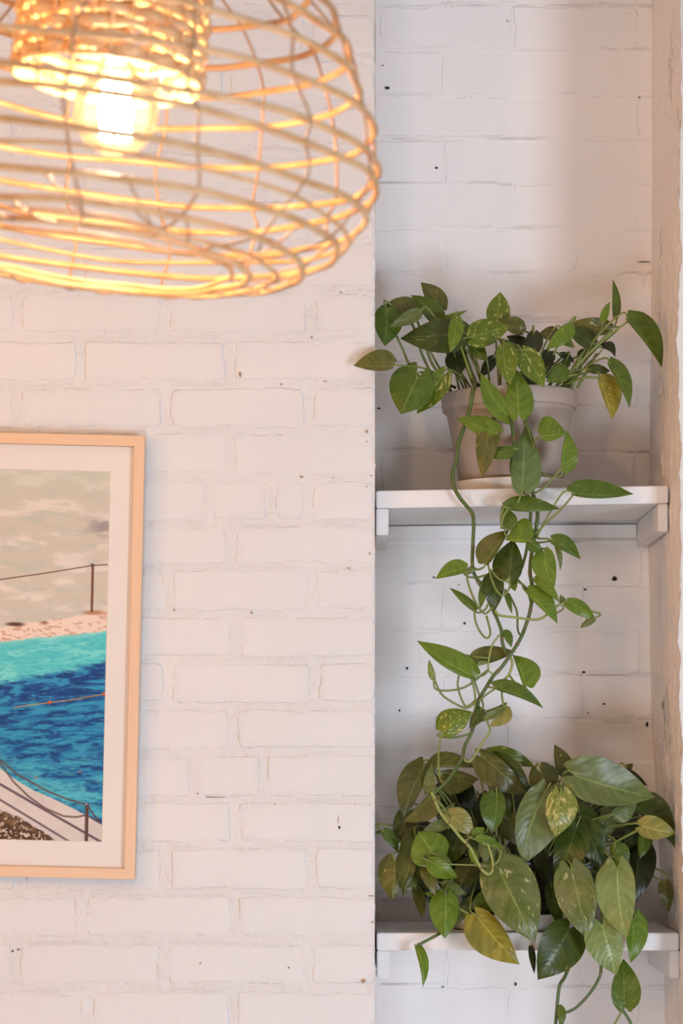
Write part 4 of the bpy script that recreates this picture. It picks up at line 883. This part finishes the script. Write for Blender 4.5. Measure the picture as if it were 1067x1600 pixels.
ring(326, 404, 0.0026, 1.2, 231)
# upright ribs following the bulging outline
NR = 15
for i in range(NR):
    r = random.Random(400 + i); a0 = 2 * math.pi * (i + 0.3) / NR; pts = []
    for j, (cy, R) in enumerate(RG):
        pts.append(lamp_pt((R - (2.5 if j % 2 == i % 2 else -4)) * kl, a0 + 0.05 * math.sin(j * 0.7 + i) + r.uniform(-.02, .02), (124 - cy) * kl))
    tube('rib', catmull(pts, 4), 0.0017, M['rattan_rib'], lamp, lamp, sides=6)
# lashing along the lower rim
for i in range(26):
    r = random.Random(500 + i); a = 2 * math.pi * i / 26 + r.uniform(-.1, .1); c1, r1 = r.choice([(355, 385), (390, 335), (390, 335)]); c2, r2 = r.choice([(390, 335), (399, 290), (404, 250)])
    pts = catmull([lamp_pt(r1 * kl + .002, a, (124 - c1) * kl), lamp_pt((r1 + r2) / 2 * kl, a + .10, (124 - (c1 + c2) / 2 - 3) * kl - .004), lamp_pt(r2 * kl, a + .20, (124 - c2) * kl)], 4)
    tube('lashing', pts, 0.0014, M['rattan_rib'], lamp, lamp, sides=5)
# tightly woven inner shade
inner = mesh('inner_shade', rel([lamp_pt(0.098 * q, 2 * math.pi * k / 40, 0.205 + dz) for (q, dz) in ((0.25, 0), (0.6, 0.002), (1.0, 0), (1.02, -.004)) for k in range(40)], lamp), gridfaces(40, 4, close=True), M['rattan_weave_lit'], lamp)
NS = 30
for i in range(NS):
    a = 2 * math.pi * i / NS
    tube('stake', [lamp_pt(0.099, a, 0.002), lamp_pt(0.099, a, 0.10), lamp_pt(0.099, a, 0.204)], 0.0021, M['rattan_weave_lit'], inner, lamp, sides=5)
rows = 15; pitch = 0.0132
for j in range(rows):
    z0 = 0.008 + j * pitch; v = []; n = NS * 4; r = random.Random(700 + j); ph = r.uniform(0, 6)
    for i in range(n):
        a = 2 * math.pi * i / n
        R_ = 0.099 + 0.0034 * math.cos(NS / 2 * a + (math.pi if j % 2 else 0)); zz = z0 + 0.0012 * math.sin(3 * a + ph)
        for (dr, dz) in ((.0011, -.0054), (.0017, 0), (.0011, .0054), (-.0011, .0054), (-.0017, 0), (-.0011, -.0054)):
            v.append(lamp_pt(R_ + dr, a, zz + dz * (1 + .25 * math.sin(5 * a + ph))))
    fs = [(i * 6 + k, ((i + 1) % n) * 6 + k, ((i + 1) % n) * 6 + (k + 1) % 6, i * 6 + (k + 1) % 6) for i in range(n) for k in range(6)]
    mesh('weaver', rel(v, lamp), fs, M['rattan_weave_lit'], inner)
tube('rim_band', [lamp_pt(0.0995 + .0015 * math.sin(15 * 2 * math.pi * i / 90), 2 * math.pi * i / 90, 0.0005) for i in range(90)], 0.0032, M['rattan_weave_lit'], inner, lamp, sides=7, closed=True)
# bulb, socket and cord
BC = P(181, 176, LY); BR_ = 0.0455
prof = [(0.0001, -BR_)] + [(BR_ * math.cos(t), BR_ * math.sin(t)) for t in [math.radians(x) for x in range(-80, 61, 10)]] + [(0.017, 0.049), (0.0145, 0.056), (0.0135, 0.064)]
bulb = lathe('bulb', prof, BC, M['bulb'], lamp, lamp, 40)
lamp_light.location = BC - LC
lathe('bulb_cap', [(0.0136, 0.062), (0.0138, 0.064), (0.0138, 0.088), (0.009, 0.092), (0.0, 0.092)], BC, M['cap'], bulb, lamp, 24)
for i in range(10):
    a = 2 * math.pi * i / 10
    tube('filament', [BC + Vector((0.013 * math.cos(a), 0.013 * math.sin(a), 0.031)), BC + Vector((0.0150 * math.cos(a + .25), 0.0150 * math.sin(a + .25), -0.027))], 0.0023, M['filament'], bulb, lamp, sides=6)
lathe('socket', [(0.0, 0.0925), (0.019, 0.0925), (0.020, 0.095), (0.020, 0.15), (0.012, 0.162), (0.0, 0.163)], BC, M['socket'], lamp, lamp, 24)
top = BC + Vector((0, 0, 0.163))
tube('cord', [top, top + Vector((0.004, 0, 0.12)), Vector((top.x + .004, top.y, ZT - 0.03))], 0.003, M['socket'], lamp, lamp, sides=8)
for i in range(3):
    a = 2 * math.pi * i / 3
    tube('hanger', [BC + Vector((0.019 * math.cos(a), 0.019 * math.sin(a), 0.14)), lamp_pt(0.097, a, 0.203)], 0.0015, M['socket'], lamp, lamp, sides=5)
lathe('ceiling_rose', [(0.0, -0.03), (0.03, -0.028), (0.05, -0.006), (0.05, -0.0005), (0.0, -0.0005)], (top.x + .004, top.y, ZT), M['socket'], lamp, lamp, 28)
